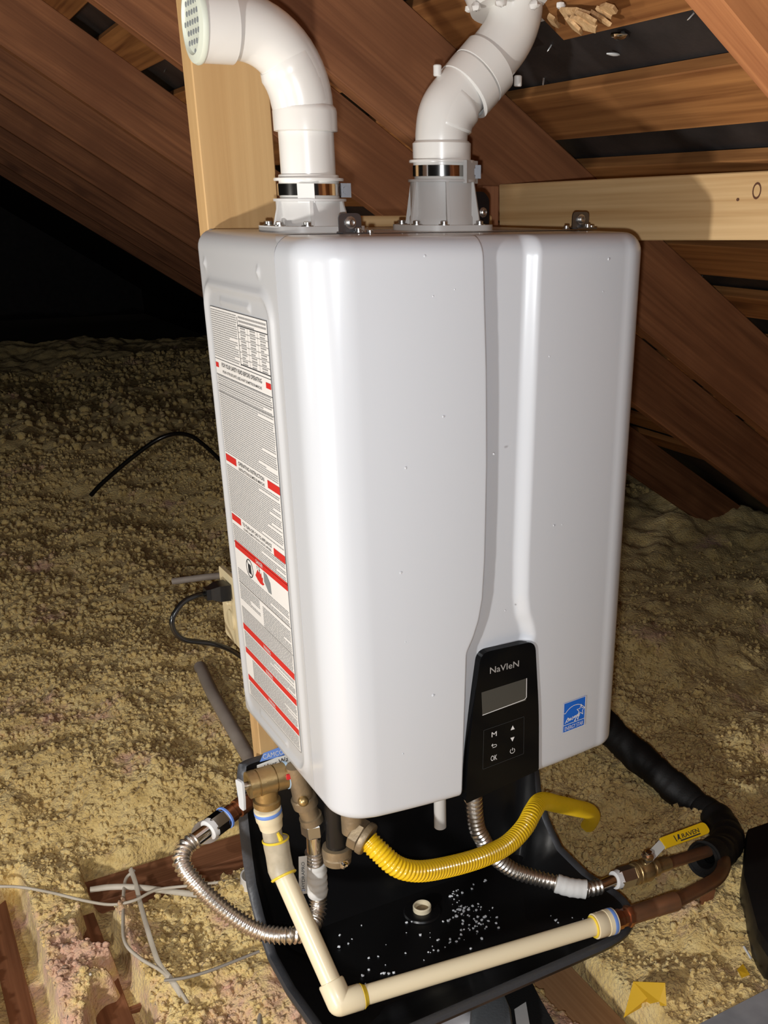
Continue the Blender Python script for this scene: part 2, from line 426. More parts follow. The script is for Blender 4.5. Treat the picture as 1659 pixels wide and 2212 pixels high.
mb = MB()
mb.quad(roof(-3.0, -2.5, DP + 0.022), roof(-3.0, 14.5, DP + 0.022), roof(3.6, 14.5, DP + 0.022), roof(3.6, -2.5, DP + 0.022))
ceiling = mb.build('ceiling', FELT, kind='structure')
BOARDS = [(-0.53, -0.42), (-0.335, -0.225), (-0.14, -0.03), (0.06, 0.18), (0.25, 0.362), (0.45, 0.562), (0.645, 0.741), (0.81, 0.925),
          (1.022, 1.118), (1.187, 1.262), (1.36, 1.45), (1.55, 1.65), (1.74, 1.84), (1.93, 2.03), (2.12, 2.22), (2.31, 2.41)]
for (a, b) in BOARDS:
    if a == 0.45:   # two lengths                                           # cut for the flue: two lengths
        timber('sheathing_board', roof((a + b) / 2, -1.2, DP), roof((a + b) / 2, 1.225, DP), RN, b - a, 0.019, SHEATH, ceiling)
        timber('sheathing_board', roof((a + b) / 2, 1.315, DP), roof((a + b) / 2, 8.0, DP), RN, b - a, 0.019, SHEATH, ceiling)
    else:
        timber('sheathing_board', roof((a + b) / 2, -1.2, DP), roof((a + b) / 2, 8.0, DP), RN, b - a, 0.019, SHEATH, ceiling)
RAFT = [(-0.06, 0.14), (0.705, 0.14), (1.47, 0.14), (1.99, 0.135), (2.90, 0.14), (3.68, 0.14), (4.5, 0.14), (5.3, 0.14), (6.1, 0.14), (6.9, 0.14)]
for v, h in RAFT:
    timber('rafter', roof(-2.4, v + 0.019, DP - h), roof(3.3, v + 0.019, DP - h), RN, 0.038, h, ORANGE_WOOD if v == 0.705 else OLD_WOOD, ceiling)
# staples and nail tips poking through the boards and felt
def nail(u, v, n, l=0.010, d=None):
    m = MB(); p = roof(u, v, n); q = p - (RN + (d or Vector((random.uniform(-.5, .5), random.uniform(-.5, .5), 0)))).normalized() * l
    m.sweep([p, p.lerp(q, 0.8), q], [0.0016, 0.0014, 0.0003], 6); m.build('nail', ZINC, ceiling)
for (px, py) in ((1340, 75), (1495, 35), (1188, 103), (1172, 174), (1408, 155), (1490, 350), (1308, 368), (384, 195), (356, 153), (237, 75), (742, 213), (1515, 600), (1640, 580)):
    r = CAM_ROT @ Vector(((px - PX) / F_PX, -(py - PY) / F_PX, -1)); t = (DP + 0.018) / r.dot(RN); P = r * t
    nail(P.dot(RU), P.dot(RV), DP + 0.022)
# washer-like foil scrap caught on the felt
m = MB(); r = CAM_ROT @ Vector(((1340 - PX) / F_PX, -(76 - PY) / F_PX, -1)); P = CAM_LOC + r * ((DP + 0.014) / r.dot(RN))
m.ball(P, 0.012, 9, 6, (1, 0.8, 0.35), 0.25); m.build('foil_scrap', CHROME, ceiling)
m = MB(); r = CAM_ROT @ Vector(((1325 - PX) / F_PX, -(117 - PY) / F_PX, -1)); P = CAM_LOC + r * ((DP + 0.016) / r.dot(RN))
m.ball(P, 0.011, 8, 5, (1, 0.3, 0.2), 0.1); m.build('putty_smear', TAG, ceiling)

# walls closing the attic far beyond the light
m = MB(); m.quad((-3.2, 14.2, -0.3), (3.6, 14.2, -0.3), (3.6, 14.2, 4.2), (-3.2, 14.2, 4.2)); m.build('wall_back', FELT, kind='structure')
m = MB(); m.quad((3.15, -3, -0.4), (3.15, 14.3, -0.4), (3.15, 14.3, 0.6), (3.15, -3, 0.6)); m.build('wall_right', FELT, kind='structure')

# ================================================================ STRUCTURE: floor (plaster ceiling of the rooms below) with its joists
m = MB(); m.quad((-3.2, -2.5, -0.14), (3.6, -2.5, -0.14), (3.6, 14.5, -0.14), (-3.2, 14.5, -0.14))
floor = m.build('floor', mat('plasterboard', (0.35, 0.32, 0.28), 0.9), kind='structure')
for (xc, wd, y0, y1) in ((-0.399, 0.042, -0.6, 2.2), (-0.258, 0.058, -0.6, 0.83), (0.035, 0.05, 0.30, 0.80)):
    timber('joist', (xc, y0, -0.13), (xc, y1, -0.13), (0, 0, 1), wd, 0.13, JOIST_WOOD, floor)
timber('joist', (-0.24, 0.872, -0.12), (1.1, 0.89, -0.12), (0, 0, 1), 0.085, 0.125, JOIST_WOOD, floor)
timber('joist', (-0.62, 0.500, -0.125), (0.05, 0.516, -0.125), (0, 0, 1), 0.012, 0.118, JOIST_WOOD, floor)
pl = timber('joist', (0.475, -0.6, -0.13), (0.475, 0.205, -0.13), (0, 0, 1), 0.088, 0.13, PLANK_WOOD, floor)

# ================================================================ loose-fill insulation
def worley(x, y, cell, seed):
    gx = np.floor(x / cell).astype(np.int64); gy = np.floor(y / cell).astype(np.int64)
    best = np.full(x.shape, 9.0); hid = np.zeros(x.shape)
    def h(a, b, k):
        v = (a * 374761393 + b * 668265263 + (seed * 3 + k) * 974634777) & 0xffffffff
        v = ((v ^ (v >> 13)) * 1274126177) & 0xffffffff
        return ((v ^ (v >> 16)) & 0xffff) / 65535.0
    for i in (-1, 0, 1):
        for j in (-1, 0, 1):
            cx = gx + i; cy = gy + j
            d = np.hypot(x / cell - cx - h(cx, cy, 0), y / cell - cy - h(cx, cy, 1))
            mk = d < best; best = np.where(mk, d, best); hid = np.where(mk, h(cx, cy, 2), hid)
    return best, hid
def sstep(a, b, x):
    t = np.clip((x - a) / (b - a), 0, 1); return t * t * (3 - 2 * t)
def vnoise(x, y, cell, seed):
    gx = np.floor(x / cell); gy = np.floor(y / cell); fx = x / cell - gx; fy = y / cell - gy
    gx = gx.astype(np.int64); gy = gy.astype(np.int64)
    def h(a, b):
        v = (a * 374761393 + b * 668265263 + seed * 974634777) & 0xffffffff
        v = ((v ^ (v >> 13)) * 1274126177) & 0xffffffff
        return ((v ^ (v >> 16)) & 0xffff) / 65535.0
    ux = fx * fx * (3 - 2 * fx); uy = fy * fy * (3 - 2 * fy)
    return (h(gx, gy) * (1 - ux) + h(gx + 1, gy) * ux) * (1 - uy) + (h(gx, gy + 1) * (1 - ux) + h(gx + 1, gy + 1) * ux) * uy
def bare(x, y):
    """1 where the timber lies bare, 0 under the fill"""
    j1 = sstep(-0.452, -0.436, x) * sstep(-0.330, -0.355, x) * sstep(0.99, 0.93, y + 0.05 * (vnoise(x, y, 0.05, 21) - 0.5))
    n = 0.05 * (vnoise(x, y, 0.03, 22) - 0.5)
    j2 = sstep(-0.275, -0.262, x + n + 0.02 * np.sin(y * 30)) * sstep(-0.185, -0.215, x) * sstep(0.83, 0.80, y) * sstep(0.40, 0.45, y)
    j3 = sstep(-0.24, -0.215, x) * sstep(0.22, 0.15, x) * sstep(0.735, 0.775, y) * sstep(0.955, 0.925, y + 0.4 * n)
    pit = sstep(-0.20, -0.15, x) * sstep(0.02, -0.05, x) * sstep(0.80, 0.74, y) * sstep(0.47, 0.52, y) * 0.22
    pk = sstep(0.40, 0.43, x) * sstep(0.545, 0.520, x + 0.5 * n) * sstep(0.235, 0.205, y)
    return np.clip(np.maximum.reduce([j1, j2, j3, pit, pk]), 0, 1)
def ins_height(x, y):
    wx = x + 0.05 * (vnoise(x, y, 0.07, 11) - 0.5) + 0.02 * (vnoise(x, y, 0.025, 12) - 0.5); wy = y + 0.05 * (vnoise(x, y, 0.07, 13) - 0.5) + 0.02 * (vnoise(x, y, 0.025, 14) - 0.5)
    base = -0.052 + 0.062 * sstep(0.9, 1.15, y + 0.10 * np.sin(x * 5)) + 0.055 * sstep(0.60, 0.95, x) + 0.035 * sstep(-0.45, -0.75, x)
    base += 0.02 * sstep(0.80, 0.55, y) * sstep(-0.15, -0.35, x) + 0.012 * sstep(0.45, 0.3, y)
    base += 0.020 * np.clip(y - 2.4, 0, 9) + 0.05 * np.sin(x * 2.1 + 0.5) * np.sin(y * 1.7) * sstep(1.0, 2.2, np.hypot(x, y))
    base += 0.03 * sstep(1.2, 2.6, x) + 0.10 * sstep(0.9, -0.6, x) * sstep(2.4, 5.0, y)
    b, _ = worley(wx + 0.01, wy, 0.085, 2); c, _ = worley(wx, wy + 0.02, 0.036, 3); d, _ = worley(wx, wy, 0.0165, 4)
    f = lambda q: np.sqrt(np.clip(1 - np.minimum(q, 1.0) ** 2, 0, 1))
    big = vnoise(x, y, 0.30, 5) * 0.045 + vnoise(x, y, 0.12, 6) * 0.030
    m1 = 0.35 + vnoise(x, y, 0.11, 7); m2 = 0.35 + vnoise(x, y, 0.06, 8)
    k = bare(x, y)
    return base + (big + 0.040 * f(b) * m1 + 0.019 * f(c) * m2 + 0.007 * f(d)) * (1 - 0.45 * k) - 0.030 * k
def patch(verts, faces, x0, x1, y0, y1, st, dz=0.0):
    nx = int((x1 - x0) / st) + 1; ny = int((y1 - y0) / st) + 1
    X, Y = np.meshgrid(np.linspace(x0, x1, nx), np.linspace(y0, y1, ny))
    j = st * 0.22
    X = X + rng.uniform(-j, j, X.shape); Y = Y + rng.uniform(-j, j, Y.shape)
    Z = ins_height(X, Y) + dz
    n0 = sum(len(v) for v in verts)
    verts.append(np.stack([X, Y, Z], -1).reshape(-1, 3))
    I = np.arange(nx * ny).reshape(ny, nx) + n0
    faces.append(np.stack([I[:-1, :-1], I[:-1, 1:], I[1:, 1:], I[1:, :-1]], -1).reshape(-1, 4))
V, Fq = [], []
patch(V, Fq, -0.9, 1.7, -0.35, 2.4, 0.0052)
patch(V, Fq, -2.6, 3.1, 2.38, 8.1, 0.016)
patch(V, Fq, 1.68, 3.1, -0.8, 2.4, 0.012)
patch(V, Fq, -2.6, -0.88, -0.8, 2.4, 0.02)
patch(V, Fq, -0.9, 1.7, -1.3, -0.34, 0.02)
# loose tufts lying on top: small lumpy balls, many thousands
SEG, RNG = 6, 3
def tufts(n, x0, x1, y0, y1, r0, r1):
    x = rng.uniform(x0, x1, n); y = rng.uniform(y0, y1, n)
    keep = (bare(x, y) < 0.25) & ~((x > -0.02) & (x < 0.16) & (y > 0.36) & (y < 0.45)); x, y = x[keep], y[keep]; n = len(x)
    r = r0 + (r1 - r0) * rng.random(n) ** 2.2; z = ins_height(x, y) + r * rng.uniform(-0.25, 0.5, n)
    tpl = [(0, 0, 1)] + [(math.sin(math.pi * i / RNG) * math.cos(2 * math.pi * (k + 0.5 * i) / SEG), math.sin(math.pi * i / RNG) * math.sin(2 * math.pi * (k + 0.5 * i) / SEG), math.cos(math.pi * i / RNG)) for i in range(1, RNG) for k in range(SEG)] + [(0, 0, -1)]
    T = np.array(tpl)[None] * rng.uniform(0.55, 1.4, (n, len(tpl), 1)) * rng.uniform(0.7, 1.25, (n, 1, 3))
    P = T * r[:, None, None] + np.stack([x, y, z], -1)[:, None, :]
    m = len(tpl); q = []
    for k in range(SEG):
        q.append((0, 1 + k, 1 + (k + 1) % SEG, 1 + (k + 1) % SEG))
        for i in range(RNG - 2): a = 1 + i * SEG; q.append((a + k, a + SEG + k, a + SEG + (k + 1) % SEG, a + (k + 1) % SEG))
    return P.reshape(-1, 3), q, n, m
TV, TT = [], []
for args in ((40000, -0.85, 1.4, 0.2, 2.3, 0.002, 0.0095), (9000, -0.55, 0.9, -0.2, 1.0, 0.0016, 0.0065), (15000, -0.3, 2.4, 2.2, 4.2, 0.004, 0.015), (5000, -0.3, 3.0, 4.2, 7.0, 0.008, 0.028), (7000, 0.5, 2.4, -0.3, 1.6, 0.002, 0.0095)):
    P, q, n, m_ = tufts(*args); base_i = sum(len(v) for v in TV)
    TV.append(P); Q = np.array(q)[None] + (np.arange(n) * m_)[:, None, None] + base_i; TT.append(Q.reshape(-1, 4))
TV = np.concatenate(TV); TT = np.concatenate(TT)
V = np.concatenate(V); Fq = np.concatenate(Fq)
quads = np.concatenate([Fq, TT[TT[:, 2] != TT[:, 3]] + len(V)]); tris = TT[TT[:, 2] == TT[:, 3]][:, :3] + len(V); V = np.concatenate([V, TV])
me = bpy.data.meshes.new('insulation')
me.vertices.add(len(V)); me.vertices.foreach_set('co', V.ravel())
li = np.concatenate([quads.ravel(), tris.ravel()]).astype(np.int32); cnt = np.concatenate([np.full(len(quads), 4), np.full(len(tris), 3)]).astype(np.int32)
me.loops.add(len(li)); me.loops.foreach_set('vertex_index', li)
me.polygons.add(len(cnt)); me.polygons.foreach_set('loop_start', (np.cumsum(cnt) - cnt).astype(np.int32)); me.polygons.foreach_set('loop_total', cnt)
me.update(calc_edges=True); me.polygons.foreach_set('use_smooth', np.ones(len(cnt), bool)); me.materials.append(INSUL)
o = bpy.data.objects.new('insulation', me); COL.objects.link(o)
tag(o, 'yellow loose-fill insulation with pink tufts heaped over the attic floor', 'insulation', kind='stuff')

# ================================================================ timber that carries the heater
post = timber('wooden_post', (0.0705, 0.4260, -0.12), (0.0705, 0.4260, 1.62), (0, -1, 0), 0.098, 0.0381, POST_WOOD)
tag(post, 'pale new pine post standing upright behind the heater and left vent pipe', 'post')
bA, bdir = Vector((0.498, 0.440, 1.270)), Vector((0.124, -0.4375, 0.012)); bn = Vector((0.4375, 0.124, 0)).normalized() * 0.018
brace = timber('brace_board', bA + bn, bA + bdir * 1.13 + bn, (0, 0, 1), 0.036, 0.0800, NEW_WOOD)
for (kx, ky, ka, kb) in ((1635, 412, 0.0062, 0.0100), (1594, 431, 0.0022, 0.0020)):
    kp = pt(kx, ky, y=0.0); r_ = (kp - CAM_LOC); fn = -bn.normalized(); kp = CAM_LOC + r_ * ((bA - CAM_LOC).dot(fn) / r_.dot(fn)) + fn * 0.0003
    m = MB(); e1 = bdir.normalized(); ring = [kp + e1 * ka * math.cos(a) + Vector((0, 0, kb * math.sin(a))) for a in np.linspace(0, 2 * math.pi, 19)[:-1]]; inn = [kp + (p - kp) * (0.72 if ka > 0.004 else 0.1) for p in ring]
    m.add(ring + inn, [(i, (i + 1) % 18, 18 + (i + 1) % 18, 18 + i) for i in range(18)], False); m.build('knot', KNOT, brace)
tag(brace, 'pale new pine board with dark knots running level to the right of the heater', 'board')
block = timber('wood_block', (0.4775, 0.467, 1.225), (0.4775, 0.467, 1.348), (0, -1, 0), 0.028, 0.036, JOIST_WOOD)
tag(block, 'short upright wood block at the left end of the pale board', 'block')
strip = timber('backing_board', (0.125, 0.405, 1.17), (0.458, 0.405, 1.17), (0, 0, 1), 0.018, 0.137, NEW_WOOD)
tag(strip, 'pale backing board showing as a thin strip between the two vent pipes', 'board')

# ================================================================ WATER HEATER
W, D, Z0, Z1 = 0.44, 0.38, 0.60, 1.293
heater = thing('water_heater', 'large white tankless water heater with black control panel hung on the post', 'water heater', (0.22, 0.19, Z0))

def shell(name, prof, zs, disp, m, parent):
    """prof: list of (x, y, nx, ny) around; rounded top and bottom edge of radius rt"""
    rows = []
    rt, rb, kk = 0.022, 0.014, 7
    def ring(z, inset):
        return [(x - nx * inset, y - ny * inset, z, x, y, nx, ny) for (x, y, nx, ny) in prof]
    for k in range(kk + 1):
        a = math.pi / 2 * k / kk; rows.append(ring(Z0 + rb * (1 - math.sin(a)), rb * (1 - math.cos(a))) if False else ring(Z0 + rb - rb * math.cos(a), rb - rb * math.sin(a)))
    for z in zs:
        if Z0 + rb < z < Z1 - rt: rows.append(ring(z, 0))
    for k in range(kk + 1):
        a = math.pi / 2 * k / kk; rows.append(ring(Z1 - rt + rt * math.sin(a), rt - rt * math.cos(a)))
    vs = []; n = len(prof)
    for r in rows:
        for (x, y, z, bx, by, nx, ny) in r:
            d = disp(bx, by, z, nx, ny)
            vs.append((x + nx * d, y + ny * d, z))
    fs = [(i * n + k, i * n + (k + 1) % n, (i + 1) * n + (k + 1) % n, (i + 1) * n + k) for i in range(len(rows) - 1) for k in range(n)]
    fs += [tuple(range(n - 1, -1, -1)), tuple((len(rows) - 1) * n + k for k in range(n))]
    mm = MB(); mm.add(vs, fs)
    return mm.build(name, m, parent, sharp=50)

# rear case, y .0915 .. D
ys = 0.0915
prof = []
rc = 0.016
for i in range(96): prof.append((0, D - rc - (D - rc - ys) * i / 95, -1, 0))           # left side, back to front
prof.append((0.004, ys, -0.3, -1)); prof.append((W - 0.004, ys, 0.3, -1))
for i in range(20): prof.append((W, ys + (D - rc - ys) * i / 19, 1, 0))
for k in range(1, 7): a = math.pi / 2 * k / 6; prof.append((W - rc + rc * math.cos(a), D - rc + rc * math.sin(a), math.cos(a), math.sin(a)))
for k in range(0, 6): a = math.pi / 2 + math.pi / 2 * k / 6; prof.append((rc + rc * math.cos(a), D - rc + rc * math.sin(a), math.cos(a), math.sin(a)))
def rr_dist(y, z, y0, y1, z0, z1, r):
    cy, cz = (y0 + y1) / 2, (z0 + z1) / 2
    qy, qz = abs(y - cy) - (y1 - y0) / 2 + r, abs(z - cz) - (z1 - z0) / 2 + r
    return math.hypot(max(qy, 0), max(qz, 0)) + min(max(qy, qz), 0) - r
def case_disp(x, y, z, nx, ny):
    if nx > -0.9: return 0.0
    d = rr_dist(y, z, 0.1115, 0.3525, 0.622, 1.230, 0.030)
    h = 0.0042 * math.exp(-(d / 0.0058) ** 2)
    e = max(abs(y - 0.238) - 0.052, 0); dz = min(abs(z - 1.2125), abs(z - 0.636))   # pressed ribs above and below the label
    h += 0.0028 * math.exp(-((math.hypot(e, dz)) / 0.0035) ** 2)
    for yy in (0.3423, 0.145): h += 0.003 * math.exp(-((math.hypot(y - yy, (z - 1.254) * 0.8)) / 0.0036) ** 2)
    return h
case = shell('case', prof, np.linspace(Z0, Z1, 230), case_disp, CASE, heater)

# front cover: rounded corners, bowed face with a channel that widens round the control panel
def interp(z, tab):
    zs_, xs_ = zip(*sorted(tab)); return float(np.interp(z, zs_, xs_))
XL = [(1.293, 0.1940), (1.2785, 0.1946), (1.153, 0.1995), (1.048, 0.2009), (0.935, 0.1991), (0.88, 0.196), (0.8514, 0.1905), (0.83, 0.183), (0.811, 0.1735), (0.60, 0.166)]
XR = [(1.293, 0.269), (1.277, 0.2685), (1.148, 0.266), (1.04, 0.264), (0.924, 0.262), (0.87, 0.2625), (0.845, 0.266), (0.832, 0.2715), (0.812, 0.2765), (0.806, 0.272), (0.70, 0.2805), (0.60, 0.2835)]
BOW = 0.013
def front_disp(x, y, z, nx, ny):
    if ny > -0.5: return 0.0
    t = (x - W / 2) / (W / 2 - 0.04); d = BOW * max(0, 1 - t * t) if abs(t) < 1 else 0
    xl, xr = interp(z, XL), interp(z, XR)
    s = min(max((x - xl) / 0.007, 0), 1); s = s * s * (3 - 2 * s)
    e = min(max((xr + 0.004 - x) / 0.020, 0), 1); e = e * e * (3 - 2 * e)
    return d - 0.011 * s * e
prof = []
rl, yb = 0.052, 0.090
for i in range(5): prof.append((0, yb - (yb - rl) * i / 5, -1, 0))
for k in range(0, 15): a = math.pi + math.pi / 2 * k / 14; prof.append((rl + rl * math.cos(a), rl + rl * math.sin(a), math.cos(a), math.sin(a)))
xs = list(np.linspace(rl, 0.155, 34)[1:]) + list(np.linspace(0.155, 0.305, 110)[1:]) + list(np.linspace(0.305, W - 0.036, 24)[1:-1])
for x in xs: prof.append((float(x), 0.0, 0, -1))
rr = 0.036
for k in range(0, 13): a = 1.5 * math.pi + math.pi / 2 * k / 12; prof.append((W - rr + rr * math.cos(a), rr + rr * math.sin(a), math.cos(a), math.sin(a)))
for i in range(1, 6): prof.append((W, rr + (yb - rr) * i / 5, 1, 0))
cover = shell('front_cover', prof, np.linspace(Z0, Z1, 170), front_disp, ENAMEL, heater)
m = MB(); m.box((0.001, 0.0885, Z0 + 0.02), (0.0035, 0.0925, Z1 - 0.03)); m.build('seam_gasket', CPVC_OLD, heater)

def front_y(x): t = (x - W / 2) / (W / 2 - 0.04); return -BOW * max(0, 1 - t * t)
# specks of grit stuck on the cover
m = MB()
for (px, py) in ((919, 553), (982, 625), (1323, 560), (1310, 631), (1197, 1135), (1090, 1318), (958, 900), (870, 1240), (880, 1390), (1065, 980), (937, 1503), (875, 1632), (1186, 770), (880, 1012), (937, 640), (1216, 1134)):
    p = pt(px, py, y=-0.011); yy = front_y(p.x)
    m.ball((p.x, yy + 0.0004, p.z), random.uniform(0.0011, 0.0021), 7, 5, (1, 0.8, 1), 0.2)
m.build('paint_speck', ENAMEL, heater, kind='stuff')

# control panel
yp = -0.0122
P4 = [(0.1725, 0.592), (0.2890, 0.6085), (0.2860, 0.70), (0.2765, 0.8065), (0.1945, 0.8085), (0.1845, 0.74), (0.1745, 0.655)]
outline = round_poly(P4, [0.003, 0.004, 0.03, 0.014, 0.014, 0.03, 0.03], 6)
m = MB(); M = axes((0, yp, 0), (1, 0, 0), (0, 0, 1))          # local z = x cross z = -y
m.prism(outline, 0.0016, M); m.prism([((p[0] - 0.231) * 0.99 + 0.231, (p[1] - 0.70) * 0.995 + 0.70) for p in outline], -0.012, M)
panel = m.build('control_panel', BLACK_GLOSS, heater, label='glossy black control panel')
yf = yp - 0.0016 - 0.0004
R3, U3 = (1, 0, 0), (0, 0, 1)
def on(px, py): return pt(px, py, y=yf)
text('maker_name', 'NaVIeN', on(1090, 1441), R3, U3, 0.0440, 0.0088, PRINT_G, panel, offset=0.006)
def disc_outline(m, pts, th, yy=yf):
    pts = [Vector((p.x, yy, p.z)) for p in pts]
    for a, b in zip(pts, pts[1:]):
        d = (b - a).normalized(); n = Vector((d.z, 0, -d.x)) * th / 2
        m.quad(a - n, b - n, b + n, a + n)
m = MB(); q = [on(1040, 1496), on(1138, 1465), on(1136, 1513), on(1042, 1545)]
m.quad(*[Vector((p.x, yf, p.z)) for p in (q[3], q[2], q[1], q[0])]); m.build('display', SCREENGLASS, panel)
m = MB(); yq = yf - 0.0002
disc_outline(m, [on(1137.5, 1465), on(1137, 1506), on(1133, 1511), on(1042, 1545)], 0.0010, yq); m.build('display_rim', PRINT_W, panel)
m = MB(); disc_outline(m, [on(1045, 1578), on(1132, 1548), on(1131, 1628), on(1043, 1662), on(1045, 1578)], 0.0006); m.build('button_frame', PRINT_DIM, panel)
text('button_letters', 'M', on(1067.5, 1586), R3, U3, 0.0078, 0.0072, PRINT_W, panel)
text('button_letters', 'OK', on(1067, 1637), R3, U3, 0.0098, 0.0080, PRINT_W, panel)
m = MB(); c = on(1107.5, 1572); m.add([c + Vector((-.0032, 0, -.003)), c + Vector((.0032, 0, -.003)), c + Vector((0, 0, .0034))], [(0, 1, 2)], False); m.build('arrow_key', PRINT_W, panel)
m = MB(); c = on(1107, 1597); m.add([c + Vector((-.0032, 0, .003)), c + Vector((0, 0, -.0034)), c + Vector((.0032, 0, .003))], [(0, 1, 2)], False); m.build('arrow_key', PRINT_W, panel)
m = MB(); c = on(1107, 1622)
disc_outline(m, [c + Vector((0.0036 * math.sin(a), 0, 0.0036 * math.cos(a))) for a in np.linspace(0.6, 2 * math.pi - 0.6, 20)], 0.0008)
disc_outline(m, [c + Vector((0, 0, 0.0005)), c + Vector((0, 0, 0.0048))], 0.0008); m.build('power_key', PRINT_W, panel)
m = MB(); c = on(1067, 1611)
disc_outline(m, [c + Vector((-0.003, 0, 0.0014)), c + Vector((0.0022, 0, 0.0014))] + [c + Vector((0.0022 + 0.0019 * math.sin(a), 0, -0.0005 + 0.0019 * math.cos(a))) for a in np.linspace(0.2, math.pi, 9)] + [c + Vector((-0.002, 0, -0.0024))], 0.0008)
disc_outline(m, [c + Vector((-0.0016, 0, 0.0034)), c + Vector((-0.0036, 0, 0.0014)), c + Vector((-0.0016, 0, -0.0006))], 0.0008); m.build('return_key', PRINT_W, panel)
m = MB(); m.sweep([(0.174, yp + 0.004, 0.5935), (0.23, yp + 0.003, 0.601), (0.289, yp + 0.004, 0.609)], 0.0035, 8); m.build('panel_gasket', DULL_BRASS, heater)

# energy sticker
def ye(x): return front_y(x) - 0.0007
c0 = pt(1240.5, 1543.5, y=-0.007); sw, sh = 0.0405, 0.0465
ex, ez = c0.x, c0.z
xs_, zs_ = np.linspace(-sw / 2, sw / 2, 6), (-sh / 2, sh / 2)
m = MB()
for a, b in zip(xs_, xs_[1:]): m.quad((ex + a, ye(ex + a), ez - sh / 2), (ex + b, ye(ex + b), ez - sh / 2), (ex + b, ye(ex + b), ez + sh / 2), (ex + a, ye(ex + a), ez + sh / 2))
stk = m.build('energy_sticker', EBLUE, heater, label='blue square energy sticker')
def sk(x, z): return Vector((ex + x, ye(ex + x) - 0.0004, ez + z))
def strk(m, P, th):
    for a, b in zip(P, P[1:]):
        d = (b - a); d.y = 0; d.normalize(); n = Vector((d.z, 0, -d.x)) * th / 2; e = d * th * 0.3; m.quad(a - n - e, b - n + e, b + n + e, a + n - e)
m = MB(); b_ = 0.0198
strk(m, [sk(-b_, -.0228), sk(b_, -.0228), sk(b_, .0228), sk(-b_, .0228), sk(-b_, -.0228)], 0.0007)
strk(m, [sk(-b_, -.0118), sk(b_, -.0118)], 0.0009)
strk(m, [sk(-0.0195 + 0.0, 0.0075)] + [sk(0.0005 + 0.0225 * math.cos(a), -0.0085 + 0.0235 * math.sin(a)) for a in np.linspace(2.45, 0.60, 16)], 0.0009)
star = [sk(0.0118 + (0.0078 if i % 2 == 0 else 0.0034) * math.sin(i * math.pi / 5 + 0.05), 0.0035 + (0.0090 if i % 2 == 0 else 0.0036) * math.cos(i * math.pi / 5 + 0.05)) for i in range(11)]
strk(m, star, 0.0009)
# running script: e n e r g y as joined strokes
scr = [(-.0165, -.0090), (-.0140, -.0050), (-.0115, -.0015), (-.0105, -.0030), (-.0135, -.0045), (-.0140, -.0075), (-.0115, -.0078), (-.0095, -.0030), (-.0092, -.0070), (-.0070, -.0030), (-.0068, -.0070), (-.0045, -.0042), (-.0030, -.0022), (-.0052, -.0052), (-.0030, -.0068), (-.0008, -.0028), (-.0006, -.0048), (.0012, -.0020), (.0018, -.0022), (.0004, -.0052), (.0030, -.0024), (.0040, -.0018), (.0022, -.0105), (.0006, -.0100), (.0052, -.0042), (.0060, -.0012), (.0066, -.0046), (.0088, .0010), (.0072, -.0100), (.0060, -.0080), (.0105, -.0030)]
strk(m, [sk(*p) for p in scr], 0.0009)
m.build('sticker_print', PRINT_W, stk)
text('sticker_letters', 'ENERGY STAR', sk(0, -0.0173) + Vector((0, -0.0004, 0)), (1, front_y(ex + 0.005) / 0.01 - front_y(ex - 0.005) / 0.01, 0), U3, 0.0345, 0.0062, PRINT_W, stk, offset=0.004)

# rating and warning label on the left side: y runs backwards = left
xl_ = -0.0007
YL, YR, ZT, ZB = 0.337, 0.129, 1.204, 0.6495
m = MB(); m.quad((xl_, YL, ZB), (xl_, YR, ZB), (xl_, YR, ZT), (xl_, YL, ZT))
lab = m.build('warning_label', LABEL, heater, label='long printed warning label on the left side')
xk = xl_ - 0.0004
def bar(m, y0, y1, z0, z1): m.quad((xk, y0, z0), (xk, y1, z0), (xk, y1, z1), (xk, y0, z1))     # y0 > y1
fine = MB(); rule = MB()
def rows(y0, y1, z0, z1, pitch=0.0027, th=0.0013, end=0.0, skip=()):
    z = z0
    while z > z1:
        stop = y1 + (random.uniform(0.0, end) if end else 0)
        if random.random() < 0.16: stop += (y0 - y1) * random.uniform(0.1, 0.5)
        y = y0
        while y > stop + 0.002:
            L = min(random.uniform(0.003, 0.011), y - stop); bar(fine, y, y - L, z - th, z); y -= L + random.uniform(0.0008, 0.0014)
        z -= pitch
def ln(y0, y1, z, th=0.0007): bar(rule, y0, y1, z - th / 2, z + th / 2)
def vl(y, z0, z1, th=0.0007): bar(rule, y + th / 2, y - th / 2, z1, z0)
ym = 0.2325
ln(YL, YR, ZT - .0005); vl(YR, ZT, 0.889); vl(YL, 1.118, 0.889, 0.0004); vl(ym, 1.199, 1.142, .001); ln(YL, YR, 1.1395); ln(YL, YR, 1.1195); ln(YL, YR, 0.8895)
rows(YL - .001, ym + .004, 1.2005, 1.143)
ln(ym, YR, 1.189, .001); ln(ym, YR, 1.1435, .0012)
for k in range(1, 6): ln(ym, YR, 1.189 - k * 0.0076, 0.0004)
for k in (1, 2): vl(ym - k * (ym - YR) / 3, 1.189, 1.1435, 0.0004)
rows(ym - .004, YR + .004, 1.2002, 1.190, 0.0045, 0.0022)
for k in range(6):
    for c in range(3):
        a = ym - (c + 0.15) * (ym - YR) / 3; b = ym - (c + 0.85) * (ym - YR) / 3
        rows(a - .003, b + .003, 1.1875 - k * 0.0076, 1.1835 - k * 0.0076, 0.0033, 0.0017)
lab_y = Vector((0, -1, 0))
def lt(s, y, z, wdt, h, m=PRINT_K, off=0.008): return text('label_letters', s, (xk - 0.0003, y, z), lab_y, (0, 0, 1), wdt, h, m, lab, offset=off)
